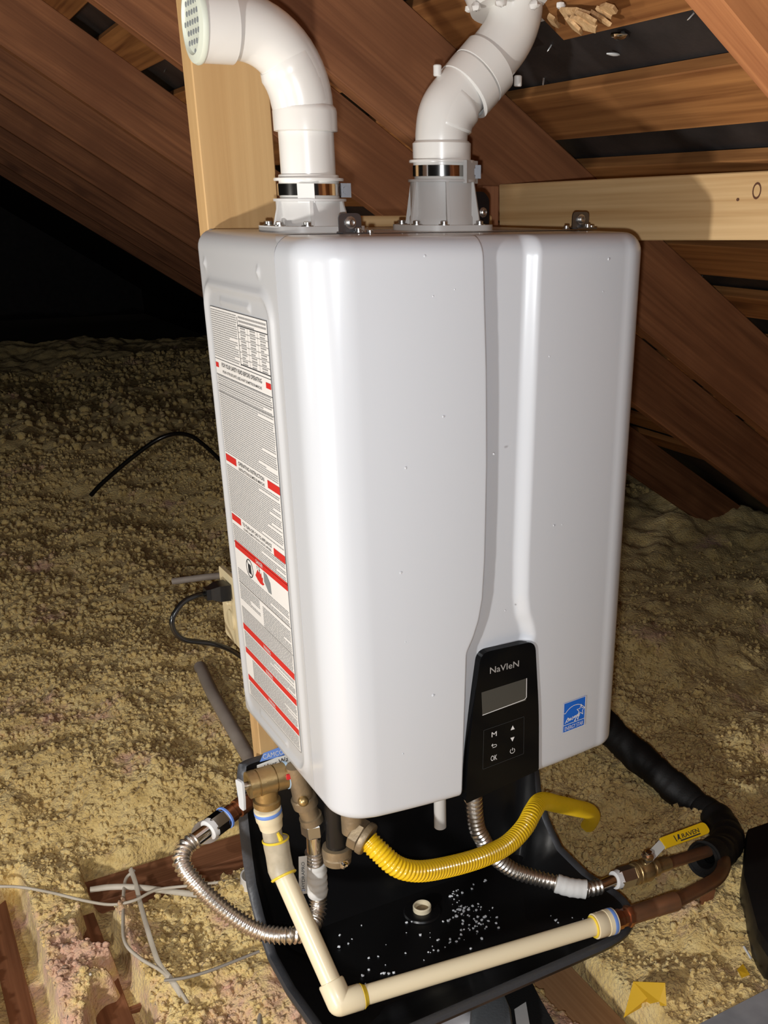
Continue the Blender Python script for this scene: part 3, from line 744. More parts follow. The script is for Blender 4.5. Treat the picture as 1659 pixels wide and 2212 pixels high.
lt('FOR YOUR SAFETY READ BEFORE OPERATING', 0.236, 1.1335, 0.150, 0.0052); lt('POUR VOTRE SÉCURITÉ, LISEZ AVANT DE METTRE EN MARCHE', 0.236, 1.1252, 0.146, 0.0046)
lt('OPERATING INSTRUCTION', 0.2325, 1.0115, 0.098, 0.0050); lt('INSTRUCTIONS DE MISE EN MARCHE', 0.2325, 1.0040, 0.098, 0.0040)
lt('TO TURN OFF GAS TO APPLIANCE', 0.2325, 0.9270, 0.112, 0.0046); lt("COUPER L'ALIMENTATION EN GAZ DE L'APPAREIL", 0.2325, 0.9205, 0.108, 0.0032)
def red_bar(*q):
    mr = MB(); bar(mr, *q); mr.build('red_bar', PRINT_R, lab)
red_bar(0.3365, 0.325, 1.1283, 1.1345); red_bar(0.1475, 0.1310, 1.1278, 1.1345)
red_bar(0.334, 0.291, 1.005, 1.0145); red_bar(0.1715, 0.1295, 1.004, 1.0140)
red_bar(0.334, 0.296, 0.922, 0.9312); red_bar(0.170, 0.1300, 0.917, 0.9270)
red_bar(YL - .004, YR, 0.8815, 0.8925); red_bar(YL - .004, YR + .002, 0.7570, 0.7665); red_bar(YL - .004, YR + .002, 0.7195, 0.7285); red_bar(YL - .004, YR + .002, 0.6745, 0.6835)
for (a, b) in ((1.1185, 1.0185), (1.0000, 0.9335), (0.9165, 0.8925)): rows(YL - .003, YR + .004, a, b)
for z in (1.1075, 1.0975): ln(YL, YR, z, 0.0004)
rows(YL - .006, YR + .004, 0.852, 0.832); ln(YL - .006, YR, 0.831, .0005); rows(YL - .006, 0.248, 0.8285, 0.806); rows(0.236, YR + .004, 0.825, 0.795); ln(YL - .006, YR, 0.7935, .0005)
rows(YL - .006, YR + .004, 0.792, 0.768, 0.0023, 0.0011); rows(YL - .006, YR + .004, 0.7545, 0.7300, 0.0023, 0.0011)
rows(0.306, YR + .004, 0.7165, 0.6850, 0.0023, 0.0011); rows(YL - .006, YR + .004, 0.6720, 0.6530, 0.0023, 0.0011)
vl(YR, 0.8815, ZB, 0.0005); ln(YL - .006, YR, ZB + .0005, .0005)
fine.build('fine_print', PRINT_FINE, lab, kind='stuff'); rule.build('ruled_line', PRINT_K, lab, kind='stuff')
for (s, z, wd) in (('DANGER', 0.887, 0.026), ('WARNING', 0.7617, 0.028), ('WARNING', 0.7240, 0.028), ('WARNING', 0.6790, 0.028)):
    lt(s, 0.2325, z, wd, 0.0055, PRINT_W, 0.004)
# pictograms: crossed-out gas can, scalded hand, heater outline
m = MB(); cy, cz = 0.277, 0.8665
def circ(cy, cz, ry, rz, n=22): return [Vector((xk, cy + ry * math.cos(a), cz + rz * math.sin(a))) for a in np.linspace(0, 2 * math.pi, n)]
def strk2(m, P, th):
    for a, b in zip(P, P[1:]):
        d = (b - a).normalized(); n = Vector((0, d.z, -d.y)) * th / 2; m.quad(a - n, b - n, b + n, a + n)
strk2(m, circ(cy, cz, 0.0135, 0.0125), 0.0016); bar(m, cy + .006, cy - .006, cz - .0075, cz + .006); strk2(m, [Vector((xk, cy + .009, cz + .009)), Vector((xk, cy - .009, cz - .009))], 0.0014)
m.build('can_pictogram', PRINT_K, lab)
m = MB()
hand = [(0.254, 0.864), (0.243, 0.8755), (0.238, 0.872), (0.236, 0.8765), (0.233, 0.871), (0.2295, 0.875), (0.228, 0.868), (0.2235, 0.870), (0.2255, 0.863), (0.220, 0.861), (0.226, 0.858), (0.236, 0.8575), (0.246, 0.8600)]
m.add([(xk, y, z) for (y, z) in hand], [tuple(range(len(hand) - 1, -1, -1))], False); m.build('hand_pictogram', PRINT_R, lab)
m = MB(); strk2(m, [Vector((xk, 0.246, .880)), Vector((xk, .243, .8785)), Vector((xk, .2445, .876))], .0010); strk2(m, [Vector((xk, 0.238, .8815)), Vector((xk, .235, .879)), Vector((xk, .237, .8765)), Vector((xk, .233, .8765))], .0012); m.build('steam_pictogram', PRINT_K, lab)
m = MB(); g = [(0.219, 0.880), (0.207, 0.8790), (0.1955, 0.871), (0.1935, 0.856), (0.2045, 0.8555), (0.219, 0.866)]
m.add([(xk, y, z) for (y, z) in g], [tuple(range(len(g)))], False); m.build('heater_pictogram', PRINT_GREY, lab)

# brackets and screws on the top
def screw(p, parent, r=0.0042, ax=(0, 0, 1), m_=ZINC):
    m = MB(); m.lathe([(r * 1.5, 0), (r * 1.5, 0.001), (r, 0.0012), (r, 0.0042), (r * 0.7, 0.0050), (r * 0.35, 0.0044)], p, ax, 10); return m.build('screw', m_, parent)
for (px, py, yy) in ((755, 489, 0.115), (1252, 486, 0.205)):
    c = pt(px, py + 10, z=Z1 + 0.001) if False else pt(px, py, y=yy)
    bz = Z1 - 0.001
    m = MB(); out = round_poly([(-0.0135, 0), (0.0135, 0), (0.0135, 0.0215), (-0.0135, 0.0215)], [0.001, 0.001, 0.006, 0.006], 5)
    m.prism(out, 0.0022, axes((c.x, yy, bz), (1, 0, 0), (0, 0, 1))); m.box((c.x - 0.016, yy - 0.018, bz), (c.x + 0.016, yy, bz + 0.0022))
    br = m.build('mounting_tab', DARK_ZINC, heater)
    screw((c.x, yy - 0.0024, bz + 0.012), br, 0.0045, (0, -1, 0)); screw((c.x + 0.006, yy - 0.010, bz + 0.002), br, 0.0035)
    screw((c.x + 0.019, yy - 0.012, bz), br, 0.0038) if px < 1000 else (screw((c.x + 0.020, yy, bz), br, 0.0036), screw((c.x - 0.022, yy, bz), br, 0.0036))

# vent collars on the top
def collar(name, cx, cy, r, h1, label, tall):
    z = Z1 - 0.001
    m = MB()
    fl = round_poly([(cx - 0.055, cy - 0.034), (cx - 0.034, cy - 0.055), (cx + 0.034, cy - 0.055), (cx + 0.055, cy - 0.034), (cx + 0.055, cy + 0.034), (cx + 0.034, cy + 0.055), (cx - 0.034, cy + 0.055), (cx - 0.055, cy + 0.034)], 0.012, 4)
    M = Matrix.Translation((0, 0, z)); m.prism(fl, 0.0075, M)
    m.lathe([(r + 0.008, 0.0075), (r + 0.008, 0.016), (r + 0.0065, 0.0185), (r + 0.0065, h1), (r + 0.009, h1 + 0.0003), (r + 0.009, h1 + 0.003), (r + 0.001, h1 + 0.0035)], (cx, cy, z), seg=40)
    for k in range(6):
        a = math.radians(60 * k + 12)
        Mx = axes((cx, cy, z + 0.007), (math.cos(a), math.sin(a), 0), (0, 0, 1))
        m.prism([(r + 0.004, 0), (r + 0.017, 0), (r + 0.0085, h1 - 0.005), (r + 0.004, h1 - 0.006)], 0.0035, Mx)
    c = m.build(name, COLLAR, heater, label=label)
    zc = z + h1 + 0.003
    m = MB(); m.lathe([(r + 0.0008, 0), (r + 0.0015, 0.001), (r + 0.0015, 0.024), (r + 0.0008, 0.025)], (cx, cy, zc), seg=40); m.build('sleeve', PVC, c)
    m = MB(); m.lathe([(r + 0.0022, 0.003), (r + 0.0036, 0.0035), (r + 0.0036, 0.0155), (r + 0.0022, 0.016)], (cx, cy, zc), seg=48, cap=False); m.build('clamp_band', CHROME, c)
    m = MB(); m.lathe([(r, 0.0185), (r + 0.0068, 0.0185), (r + 0.0072, 0.020), (r + 0.0068, 0.0215), (r, 0.0215)], (cx, cy, zc), seg=40, cap=False); m.build('collar_lip', PVC, c)
    a = math.radians(-22 if tall else -14); d = Vector((math.cos(a), math.sin(a), 0)); t = Vector((-d.y, d.x, 0)); p = Vector((cx, cy, zc + 0.009)) + d * (r + 0.008)
    m = MB(); m.box((-.006, -.009, -.0075), (.006, .009, .0075), axes(p, d, t)); m.cyl(p - t * 0.012, p + t * 0.014, 0.0042, seg=10); m.build('clamp_screw', DARK_ZINC, c)
    a = math.radians(-118 if not tall else -50); d = Vector((math.cos(a), math.sin(a), 0)); t = Vector((-d.y, d.x, 0)); p = Vector((cx, cy, zc)) + d * (r + 0.004)
    m = MB(); wt = 0.0095 if not tall else 0.020; m.box((-.002, -wt, -0.004), (.0026, wt, 0.0155 if not tall else 0.021), axes(p, d, t)); m.build('band_stop', PVC if not tall else COLLAR, c)
    for (sx, sy) in ((-0.046, -0.018), (0.026, -0.047), (0.046, -0.010), (-0.024, -0.047), (-0.040, 0.034)):
        screw((cx + sx, cy + sy, z + 0.0075), c, 0.0045)
    return c
CXI, CXE, CY = 0.0885, 0.264, 0.20
cin = collar('intake_collar', CXI, CY, 0.0330, 0.033, 'grey ribbed collar under the left vent pipe', False)
cex = collar('exhaust_collar', CXE, CY, 0.0330, 0.055, 'grey ribbed collar under the right vent pipe', True)
m = MB(); p0 = pt(1030, 455, y=0.21)
m.prism(round_poly([(-0.010, -0.021), (0.012, -0.021), (0.012, 0.014), (0.004, 0.022), (-0.010, 0.022)], 0.004, 4), 0.022, axes((p0.x, 0.221, p0.z), (1, 0, 0), (0, 0, 1)))
bs = m.build('sensor_block', BLACK_PLASTIC, heater, label='black plastic sensor block beside the right collar'); screw((p0.x + 0.002, 0.1985, p0.z - 0.002), bs, 0.004, (0, -1, 0))
m = MB(); m.box((p0.x - 0.026, 0.20, p0.z - 0.016), (p0.x - 0.010, 0.22, p0.z + 0.020)); m.build('sensor_mount', COLLAR, heater)

# condensate outlet and stubs below
def stub(name, m_, P, r, parent, **k): mm = MB(); mm.cyl(*P, r, seg=20, bev=0.002); return mm.build(name, m_, parent, **k)
pc = pt(951, 1788, y=0.16)
so = stub('condensate_outlet', COLLAR, ((pc.x, 0.16, pc.z), (pc.x, 0.16, Z0 + 0.004)), 0.0095, heater)

# ================================================================ VENT PIPES
RP = 0.0318
intake = thing('intake_vent_pipe', 'white plastic vent pipe bending left to a screened end on the left collar', 'pipe', (CXI, CY, 1.33))
zt = 1.417
m = MB(); m.sweep([(CXI, CY, Z1 + 0.0565), (CXI, CY, 1.415)], RP - 0.0005, 40); m.build('straight_pipe', PVC, intake)
m = MB(); m.lathe([(RP, 0), (RP + 0.0040, 0.001), (RP + 0.0042, 0.0205), (RP + 0.0034, 0.024), (RP + 0.0005, 0.027)], (CXI, CY, 1.3965), seg=44, cap=False); m.build('elbow_socket', PVC, intake)
cend = pt(424, 48, y=CY)
ctr = [Vector((CXI, CY, 1.410)), Vector((CXI, CY, 1.422))]
Rb = cend.z - 1.422
ex_ = CXI - Rb
for k in range(1, 15):
    a = math.pi / 2 * k / 14; ctr.append(Vector((CXI - Rb * (1 - math.cos(a)), CY, 1.422 + Rb * math.sin(a))))
ctr.append(Vector((cend.x + 0.036, CY, cend.z)))
m = MB(); m.sweep(ctr, RP + 0.0004, 44); m.build('elbow', PVC, intake)
# the raised hub wall that runs up the inside of the bend
m = MB(); m.sweep([p + Vector((-0.0030, 0, -0.0030)) for p in ctr[1:9]], [RP + 0.001] + [RP + 0.0020] * 6 + [RP - 0.002], 44); m.build('elbow_web', PVC, intake)
m = MB(); m.lathe([(RP, 0), (RP + 0.0045, 0.0012), (RP + 0.005, 0.036), (RP + 0.003, 0.0375)], (cend.x + 0.037, CY, cend.z), (-1, 0, 0), 44); m.build('end_hub', PVC, intake)
m = MB(); m.lathe([(RP + 0.0065, 0), (RP + 0.007, 0.0025), (RP + 0.0055, 0.0055), (RP - 0.002, 0.0075), (RP - 0.004, 0.0045), (0.002, 0.0045)], (cend.x + 0.001, CY, cend.z), (-1, 0, 0), 44); cap_ = m.build('screen_cap', SCREEN, intake)
m = MB()
for i in range(-3, 4):
    for j in range(-3, 4):
        if i * i + j * j <= 9: m.cyl((cend.x - 0.0036, CY + i * 0.0088, cend.z + j * 0.0088), (cend.x - 0.0042, CY + i * 0.0088, cend.z + j * 0.0088), 0.0026, seg=8)
m.build('screen_holes', PRINT_GREY, cap_)

exh = thing('exhaust_vent_pipe', 'white plastic vent pipe jogging right and up through the roof boards', 'pipe', (CXE, CY, 1.36))
c1, c2, c3, c4 = Vector((CXE, CY, 1.375)), pt(951, 305, y=CY), pt(1018, 172, y=CY), pt(1112, 30, y=CY)
top = c4 + Vector((0.004, 0.01, 0.062))
m = MB(); m.sweep([(CXE, CY, Z1 + 0.0785), (CXE, CY, 1.40)], RP - 0.001, 40); m.build('straight_pipe', PVC, exh)
m = MB(); m.ball((CXE - 0.027, CY - 0.0165, 1.3825), 0.0022, 8, 6, (1, .4, 1.6)); m.build('red_smudge', RED_TAG, exh)
m = MB(); m.lathe([(RP - 0.001, 0), (RP + 0.0035, 0.0008), (RP + 0.0038, 0.026), (RP + 0.001, 0.0285)], (CXE, CY, c2.z - 0.0285), seg=44, cap=False); m.build('elbow_socket', PVC, exh)
path = spline([Vector((CXE, CY, c2.z - 0.01)), Vector((CXE, CY, c2.z + 0.008)), pt(962, 245, y=CY), pt(990, 205, y=CY), pt(1030, 160, y=CY), pt(1062, 125, y=CY), pt(1094, 82, y=CY), pt(1111, 40, y=CY), pt(1116, 0, y=CY + 0.003), top], 8)
m = MB(); m.sweep(path, RP, 44); m.build('offset_bend', PVC, exh)
dd = (pt(1072, 112, y=CY) - pt(985, 212, y=CY)).normalized(); cc = pt(1030, 168, y=CY)
for (a, b) in ((-0.0255, -0.0006), (0.0006, 0.0255)):
    m = MB(); m.lathe([(RP, a), (RP + 0.0045, a + 0.0015), (RP + 0.0048, b - 0.0008), (RP, b)], cc, dd, 44, cap=False); m.build('socket', PVC, exh)
# moulding webs that hold the sockets to the bends
m = MB(); m.sweep([p + Vector((0.003, 0, -0.002)) for p in path[10:24]], [RP - 0.001] + [RP + 0.0014] * 12 + [RP - 0.001], 36); m.build('bend_web', PVC, exh)
for s in (-1, 1):
    pp = pt(945, 165, y=CY) if s < 0 else pt(1119, 163, y=CY)
    m = MB(); m.cyl(pp, pp + Vector((0, 0, 0.012 if s < 0 else -0.012)), 0.005, seg=12, bev=0.001); m.build('moulding_peg', PVC, exh)
m = MB(); m.sweep([top + Vector((0.006, -0.006, -0.056)), top + Vector((0.006, -0.004, -0.045)), top + Vector((0.008, 0, 0.05))], [0.060, 0.066, 0.064], 40); hub = m.build('roof_coupling', PVC, exh)
m = MB(); m.lathe([(0.0672, 0), (0.0672, 0.016)], top + Vector((0.006, -0.004, -0.043)), (0.02, 0.08, 1), 40, cap=False); m.build('primer_band', PURPLE, exh, label='purple primer band')
m = MB()
for k in range(10):
    a = 2 * math.pi * k / 10; m.ball(top + Vector((0.062 * math.cos(a) + 0.006, 0.062 * math.sin(a) - 0.006, -0.057 + random.uniform(-.004, .003))), random.uniform(0.004, 0.008), 8, 6, (1, 1, .7), 0.2)
m.build('sealant_bead', SEAL, exh, kind='stuff')
# splintered wood round the hole
def on_roof(px, py, n):
    r = CAM_ROT @ Vector(((px - PX) / F_PX, -(py - PY) / F_PX, -1)); return CAM_LOC + r * (n / r.dot(RN))
for k in range(9):
    a = on_roof(1200 + k * 13 + random.uniform(-5, 5), 48 + random.uniform(-14, 14) - k * 3.5, DP - 0.012 - random.uniform(0, 0.012))
    d = (RU * random.uniform(-.55, .25) - RV * random.uniform(0.5, 1) - RN * random.uniform(0.0, 0.35)).normalized()
    L = random.uniform(0.025, 0.06); wd = random.uniform(0.004, 0.011); s_ = d.cross(RN).normalized(); t_ = 0.004
    vs = [a - s_ * wd, a + s_ * wd * 0.8, a + d * L * 0.6 + s_ * wd, a + d * L + s_ * wd * 0.2, a + d * L * 0.8 - s_ * wd * 0.9]
    n5 = len(vs); vs += [p + RN * t_ for p in vs]
    m = MB(); m.add(vs, [tuple(range(n5 - 1, -1, -1)), tuple(range(n5, 2 * n5))] + [(i, (i + 1) % n5, n5 + (i + 1) % n5, n5 + i) for i in range(n5)], False)
    m.build('splinter', TORN, ceiling)

# ================================================================ DRAIN PAN
XA, XB, YF, YB2, ZF = -0.022, 0.530, -0.006, 0.372, 0.165
def zrim(y): return float(np.interp(y, [-0.006, 0.07, 0.184, 0.262, 0.31, 0.338, 0.350, 0.366], [0.243, 0.228, 0.209, 0.214, 0.252, 0.305, 0.40, 0.508]))
def loop(inset, r, n=10):
    pts = round_poly([(XB, YB2), (XA, YB2), (XA, YF), (XB, YF)], [0.035, 0.035, 0.06, 0.115], n)
    out = []
    for a, b in zip(pts, pts[1:] + pts[:1]):
        k = max(1, int(math.hypot(b[0] - a[0], b[1] - a[1]) / 0.008))
        for i in range(k): out.append((a[0] + (b[0] - a[0]) * i / k, a[1] + (b[1] - a[1]) * i / k))
    return out
base_ = loop(0, 0.05)
cxm, cym = (XA + XB) / 2, (YF + YB2) / 2
def off(p, d):
    # push outline point outwards by d
    v = Vector((p[0] - cxm, p[1] - cym)); L_ = max(abs(v.x) / ((XB - XA) / 2), abs(v.y) / ((YB2 - YF) / 2))
    if d < 0 and v.y > 0: d *= 1 - 0.75 * min(1, v.y / (0.8 * (YB2 - YF) / 2))
    nx = v.x / ((XB - XA) / 2) / L_; ny = v.y / ((YB2 - YF) / 2) / L_
    wx = max(0, abs(nx) - 0.75) * 4; wy = max(0, abs(ny) - 0.75) * 4; s_ = math.hypot(wx, wy) or 1
    return (p[0] + math.copysign(wx / s_, nx) * d, p[1] + math.copysign(wy / s_, ny) * d)
N_ = len(base_); vs = []
rings = [(-0.122, 0, ZF), (-0.108, 0.05, None), (-0.074, 0.30, None), (-0.032, 0.68, None), (-0.010, 0.90, None), (0.0, 1.0, 0), (0.004, 1.0, 0.0035), (0.013, 1.0, 0.003), (0.016, 1.0, -0.004), (0.015, 1.0, -0.010), (-0.010, 0.84, None), (-0.032, 0.63, None), (-0.074, 0.25, None), (-0.108, 0.00, None), (-0.122, -0.05, None)]
for (d, t, dz) in rings:
    for p in base_:
        q = off(p, d); zr = zrim(p[1])
        z = ZF + (zr - ZF) * t + (dz if (dz is not None and t == 1.0) else 0)
        vs.append((q[0], q[1], z))
fs = [(i * N_ + k, i * N_ + (k + 1) % N_, (i + 1) * N_ + (k + 1) % N_, (i + 1) * N_ + k) for i in range(len(rings) - 1) for k in range(N_)]
fs.append(tuple(range(N_))); fs.append(tuple((len(rings) - 1) * N_ + k for k in range(N_ - 1, -1, -1)))
pan = thing('drain_pan', 'wide black plastic drain pan with a tall back hung under the heater', 'pan', (cxm, cym, ZF))
nr = [i for i, q in enumerate(rings) if q[1] == 1.0]; lo_, hi_ = nr[0] * N_, nr[-2] * N_
m = MB(); m.add(vs, [f for f in fs if not (len(f) == 4 and lo_ <= min(f) < hi_)]); m.build('tray', PAN_MAT, pan, sharp=35)
m = MB(); m.add(vs, [f for f in fs if len(f) == 4 and lo_ <= min(f) < hi_]); m.build('rim', PAN_SHEEN, pan, sharp=60)
pd = pt(912, 1969, z=ZF)
m = MB(); m.lathe([(0.034, 0), (0.032, 0.003), (0.019, 0.0045)], (pd.x, pd.y, ZF), seg=32); m.build('drain_boss', PAN_MAT, pan)
m = MB(); m.lathe([(0.0165, 0.004), (0.0165, 0.013), (0.0150, 0.0145), (0.0128, 0.0135), (0.0120, 0.004)], (pd.x, pd.y, ZF), seg=28, cap=False); m.build('drain_fitting', CPVC, pan, label='cream drain fitting in the middle of the pan')
m = MB(); m.lathe([(0.0119, 0), (0.0118, 0.0052)], (pd.x, pd.y, ZF), seg=20); m.build('drain_plug', DULL_BRASS, pan)
yq = 0.3585
def bp(px, py): return pt(px, py, y=yq)
m = MB(); q = [bp(561, 1646), bp(569, 1627), bp(640, 1600), bp(640, 1625)]; m.add(q, [(0, 3, 2, 1)], False); lb = m.build('brand_sticker', BLUE, pan, label='blue sticker on the back of the pan')
R_ = (q[3] - q[0]).normalized(); U_ = Vector((0, 0, 1))
text('sticker_letters', 'CAMCO', bp(590, 1629) + Vector((0, -0.0006, 0)), R_, U_, 0.034, 0.0085, PRINT_W, lb)
m = MB(); q = [bp(555, 1700), bp(555, 1653), bp(650, 1615), bp(650, 1665)]; m.add(q, [(0, 3, 2, 1)], False); lw = m.build('paper_label', TAG, pan, label='white paper label on the back of the pan')
text('label_letters', 'Tankless Water', bp(594, 1649) + Vector((0, -0.0006, 0)), (q[2] - q[1]).normalized(), U_, 0.072, 0.0095, PRINT_K, lw)
# white crumbs scattered in the pan
m = MB()
spots = [(1000, 1905, 30, 14, 14), (1010, 1975, 34, 22, 40), (1035, 2000, 40, 22, 26), (905, 1945, 14, 5, 8), (890, 1990, 14, 6, 6), (985, 1935, 20, 14, 16), (930, 2035, 60, 22, 16), (810, 2080, 60, 40, 14), (735, 1990, 60, 60, 12), (1060, 1965, 30, 20, 8), (1180, 1975, 70, 20, 6), (640, 2110, 20, 50, 4), (980, 2050, 60, 20, 8), (1040, 1890, 40, 20, 8)]
for (px, py, sx, sy, n) in spots:
    for k in range(n):
        ax, ay = px + random.gauss(0, sx * 0.6), py + random.gauss(0, sy * 0.6); zz = ZF
        for _ in range(14):
            p = pt(ax, ay, z=zz); e_ = min(p.x - XA, XB - p.x, p.y - YF)
            zz = 0.5 * zz + 0.5 * (ZF + (zrim(p.y) - ZF) * float(np.interp(e_, [0, 0.010, 0.032, 0.074, 0.108, 0.122], [1, 0.90, 0.68, 0.30, 0.05, 0])))
        if XA + 0.015 < p.x < XB - 0.015 and YF + 0.012 < p.y < YB2 - 0.06: m.ball((p.x, p.y, p.z + 0.001), random.uniform(0.0008, 0.0030), 6, 4, (1, 1, 0.7), 0.3)
tag(m.build('white_crumbs', DEBRIS), 'white foam crumbs scattered over the black pan floor', 'debris', kind='stuff')

# ================================================================ PLUMBING, left
YT = 0.20
def adapter(parent, a, b, r, mt, label=None, nm='adapter'):
    m = MB(); a = Vector(a); b = Vector(b); d = b - a
    m.sweep([a, a + d * .02, a + d * .55, a + d * .62, b], [r * .93, r, r, r * .93, r * .85], 24); return m.build(nm, mt, parent, label=label)
tee = thing('service_valve_tee', 'brass service valve tee with a grey lever at the left edge of the pan', 'valve', pt(573, 1690, y=YT))
a, b = pt(535, 1697, y=YT), pt(607, 1677, y=YT); d = (b - a).normalized()
m = MB(); m.lathe([(0.0150, 0), (0.0195, 0.0005), (0.0200, 0.012), (0.0185, 0.0125), (0.0185, 0.0142), (0.0200, 0.0146), (0.0205, 0.037), (0.0180, 0.0374), (0.0180, 0.039), (0.0195, 0.0394), (0.0195, 0.055), (0.016, 0.0555)], a, d, 32); m.build('body', BRASS, tee)
bc = a + d * 0.026; be = pt(577, 1742, y=YT)
m = MB(); e = be - bc; m.lathe([(0.0165, 0), (0.0165, e.length - 0.014), (0.0195, e.length - 0.012), (0.0195, e.length - 0.003), (0.016, e.length)], bc, e, 28); m.build('branch', BRASS, tee)
m = MB(); m.lathe([(0.0170, 0.0552), (0.0205, 0.0556), (0.0205, 0.059), (0.017, 0.0595)], a, d, 28); m.build('blue_gasket', mat('pale_blue', (0.45, 0.62, 0.8), 0.5), tee)
m = MB(); m.lathe([(0.0165, 0.059), (0.0165, 0.085)], a, d, 6); m.build('union_nut', ZINC, tee)
pl_ = pt(622, 1676, y=YT - 0.017); m = MB(); m.box((pl_.x - .003, pl_.y - .004, pl_.z - .004), (pl_.x + .005, pl_.y - .001, pl_.z + .004)); m.build('hot_mark', RED_TAG, tee, label='small red hot-water mark')
m = MB(); m.lathe([(0.006, -0.012), (0.006, 0), (0.0, 0.001)], a, d, 12); m.build('stem', ZINC, tee)
L0, L1 = pt(520, 1690, y=YT - 0.004), pt(527, 1746, y=YT - 0.006); ld = (L1 - L0).normalized(); sd = Vector((0.25, -0.95, 0.05)).normalized()
m = MB(); M = axes(L0, ld, sd); LL = (L1 - L0).length
m.prism(round_poly([(-0.004, -0.008), (0.6 * LL, -0.006), (LL, -0.007), (LL + 0.002, 0.005), (0.55 * LL, 0.008), (-0.004, 0.009)], 0.004, 4), 0.0035, M); m.build('lever', mat('grey_enamel', (0.62, 0.65, 0.68), 0.4), tee, label='pale grey lever handle')

# cream CPVC run from the tee, down, along the front of the pan
cp = thing('cream_pipe_run', 'cream plastic pipe dropping from the tee and crossing the front of the pan', 'pipe', pt(735, 2170, y=0.04))
A1, A2 = pt(577, 1744, y=YT), pt(586, 1786, y=YT)
adapter(cp, A1, A2, 0.0195, CPVC, nm='threaded_adapter')
m = MB(); dv = (A2 - A1).normalized(); m.lathe([(0.0197, 0.003), (0.0200, 0.0035), (0.0200, 0.0085), (0.0197, 0.009)], A1, dv, 28, cap=False); m.build('blue_ring', BLUE, cp)
B1 = pt(593, 1830, y=YT - 0.003); m = MB(); m.cyl(A2, B1, 0.0143, seg=24); m.build('short_pipe', CPVC_OLD, cp)
m = MB(); m.sweep([A2.lerp(B1, 0.1) + Vector((0.004, -0.0142, 0)), A2.lerp(B1, 0.4) + Vector((0.007, -0.0125, 0)), A2.lerp(B1, 0.95) + Vector((0.007, -0.0128, 0))], [0.002, 0.004, 0.003], 8); m.build('cement_run', CEMENT, cp)
C1, C2 = pt(595, 1812, y=YT - 0.002), pt(606, 1876, y=YT - 0.012)
q1, q2 = pt(735, 2166, y=0.045), pt(606, 1870, y=YT - 0.012)
m = MB(); m.sweep([C1, C1.lerp(C2, 0.02), C1.lerp(C2, .25), C1.lerp(C2, .5), C2 - (C2 - q1).normalized() * -0.0, C2 + (q1 - C2).normalized() * 0.012], [0.0175, 0.0188, 0.0188, 0.0182, 0.0188, 0.0186], 26); m.build('bend_fitting', CPVC_OLD, cp)
for (c, dd_) in ((C1, C2 - C1), (C2 + (q1 - C2).normalized() * 0.011, q1 - C2)):
    m = MB(); m.lathe([(0.0185, -0.001), (0.0197, 0), (0.0197, 0.0018), (0.0185, 0.003)], c, dd_, 28, cap=False); m.build('cement_ring', CEMENT, cp)
m = MB(); m.cyl(C2, q1, 0.0146, seg=28); m.build('drop_pipe', CPVC, cp)
q3 = pt(1318, 1991, y=-0.002)
m = MB(); m.cyl(q1, q3, 0.0146, seg=28); m.build('cross_pipe', CPVC, cp)
dn = (C2 - q1).normalized(); dr = (q3 - q1).normalized()
m = MB(); m.lathe([(0.0186, -0.004), (0.0190, 0.0), (0.0190, 0.030), (0.0178, 0.0325), (0.0148, 0.033)], q1, dn, 28)
m.lathe([(0.0186, -0.004), (0.0190, 0), (0.0190, 0.030), (0.0178, 0.0325), (0.0148, 0.033)], q1, dr, 28); m.ball(q1, 0.0190, 24, 16); m.build('corner_elbow', CPVC, cp)
for (c, dd_) in ((q1 + dr * 0.0328, dr), (q3 - dr * 0.032, dr)):
    m = MB(); m.lathe([(0.0148, -0.001), (0.0186, 0), (0.0160, 0.004), (0.0150, 0.006)], c, dd_, 28, cap=False); m.build('cement_ring', CEMENT, cp)
m = MB(); m.lathe([(0.0170, -0.030), (0.0205, -0.0295), (0.0210, -0.012), (0.0195, -0.010), (0.0215, -0.0095), (0.0215, 0.0060), (0.018, 0.0065)], q3, dr, 28); m.build('coupling', CPVC, cp)
m = MB(); m.lathe([(0.0217, -0.002), (0.0219, -0.0015), (0.0219, 0.0035), (0.0217, 0.004)], q3, dr, 28, cap=False); m.build('blue_ring', BLUE, cp)

# stainless connector, left loop
hl = thing('left_steel_connector', 'silver corrugated steel connector looping out over the left pan rim', 'hose', pt(470, 1980, y=0.22))
k0 = pt(675, 1832, y=0.185)
hp = [pt(678, 1838, y=0.19), pt(682, 1880, y=0.195), pt(687, 1935, y=0.205), pt(684, 1980, y=0.19), pt(664, 2010, y=0.17), pt(625, 2021, y=0.165), pt(560, 2012, y=0.19), pt(490, 1970, y=0.22), pt(425, 1910, y=0.25), pt(393, 1865, y=0.275), pt(400, 1832, y=0.292), pt(420, 1815, y=0.30)]
corrugated(hp, 0.0124, 0.0017, 0.0068).build('corrugated_tube', STEEL, hl)
e0, e1, e2, e3 = pt(418, 1817, y=0.30), pt(453, 1791, y=0.312), pt(487, 1766, y=0.325), pt(522, 1740, y=0.338)
m = MB(); m.cyl(e0, e1, 0.0112, seg=24); m.build('plain_cuff', CHROME, hl)
m = MB(); m.hexnut(e1, e2, 0.0175); m.build('hex_nut', CHROME, hl)
m = MB(); m.lathe([(0.0115, -0.004), (0.0165, -0.003), (0.0165, 0.006), (0.0115, 0.008)], e1, e2 - e1, 24); m.build('plastic_ferrule', PRINT_W, hl)
m = MB(); m.lathe([(0.0172, -0.003), (0.0188, -0.002), (0.0188, 0.001), (0.0172, 0.002)], e2, e2 - e1, 24, cap=False); m.build('blue_ring', BLUE, hl)
t0, t1 = pt(674, 1772, y=0.185), pt(677, 1797, y=0.187)
m = MB(); m.cyl(t1, hp[0], 0.0112, seg=24); m.build('plain_cuff', CHROME, hl)
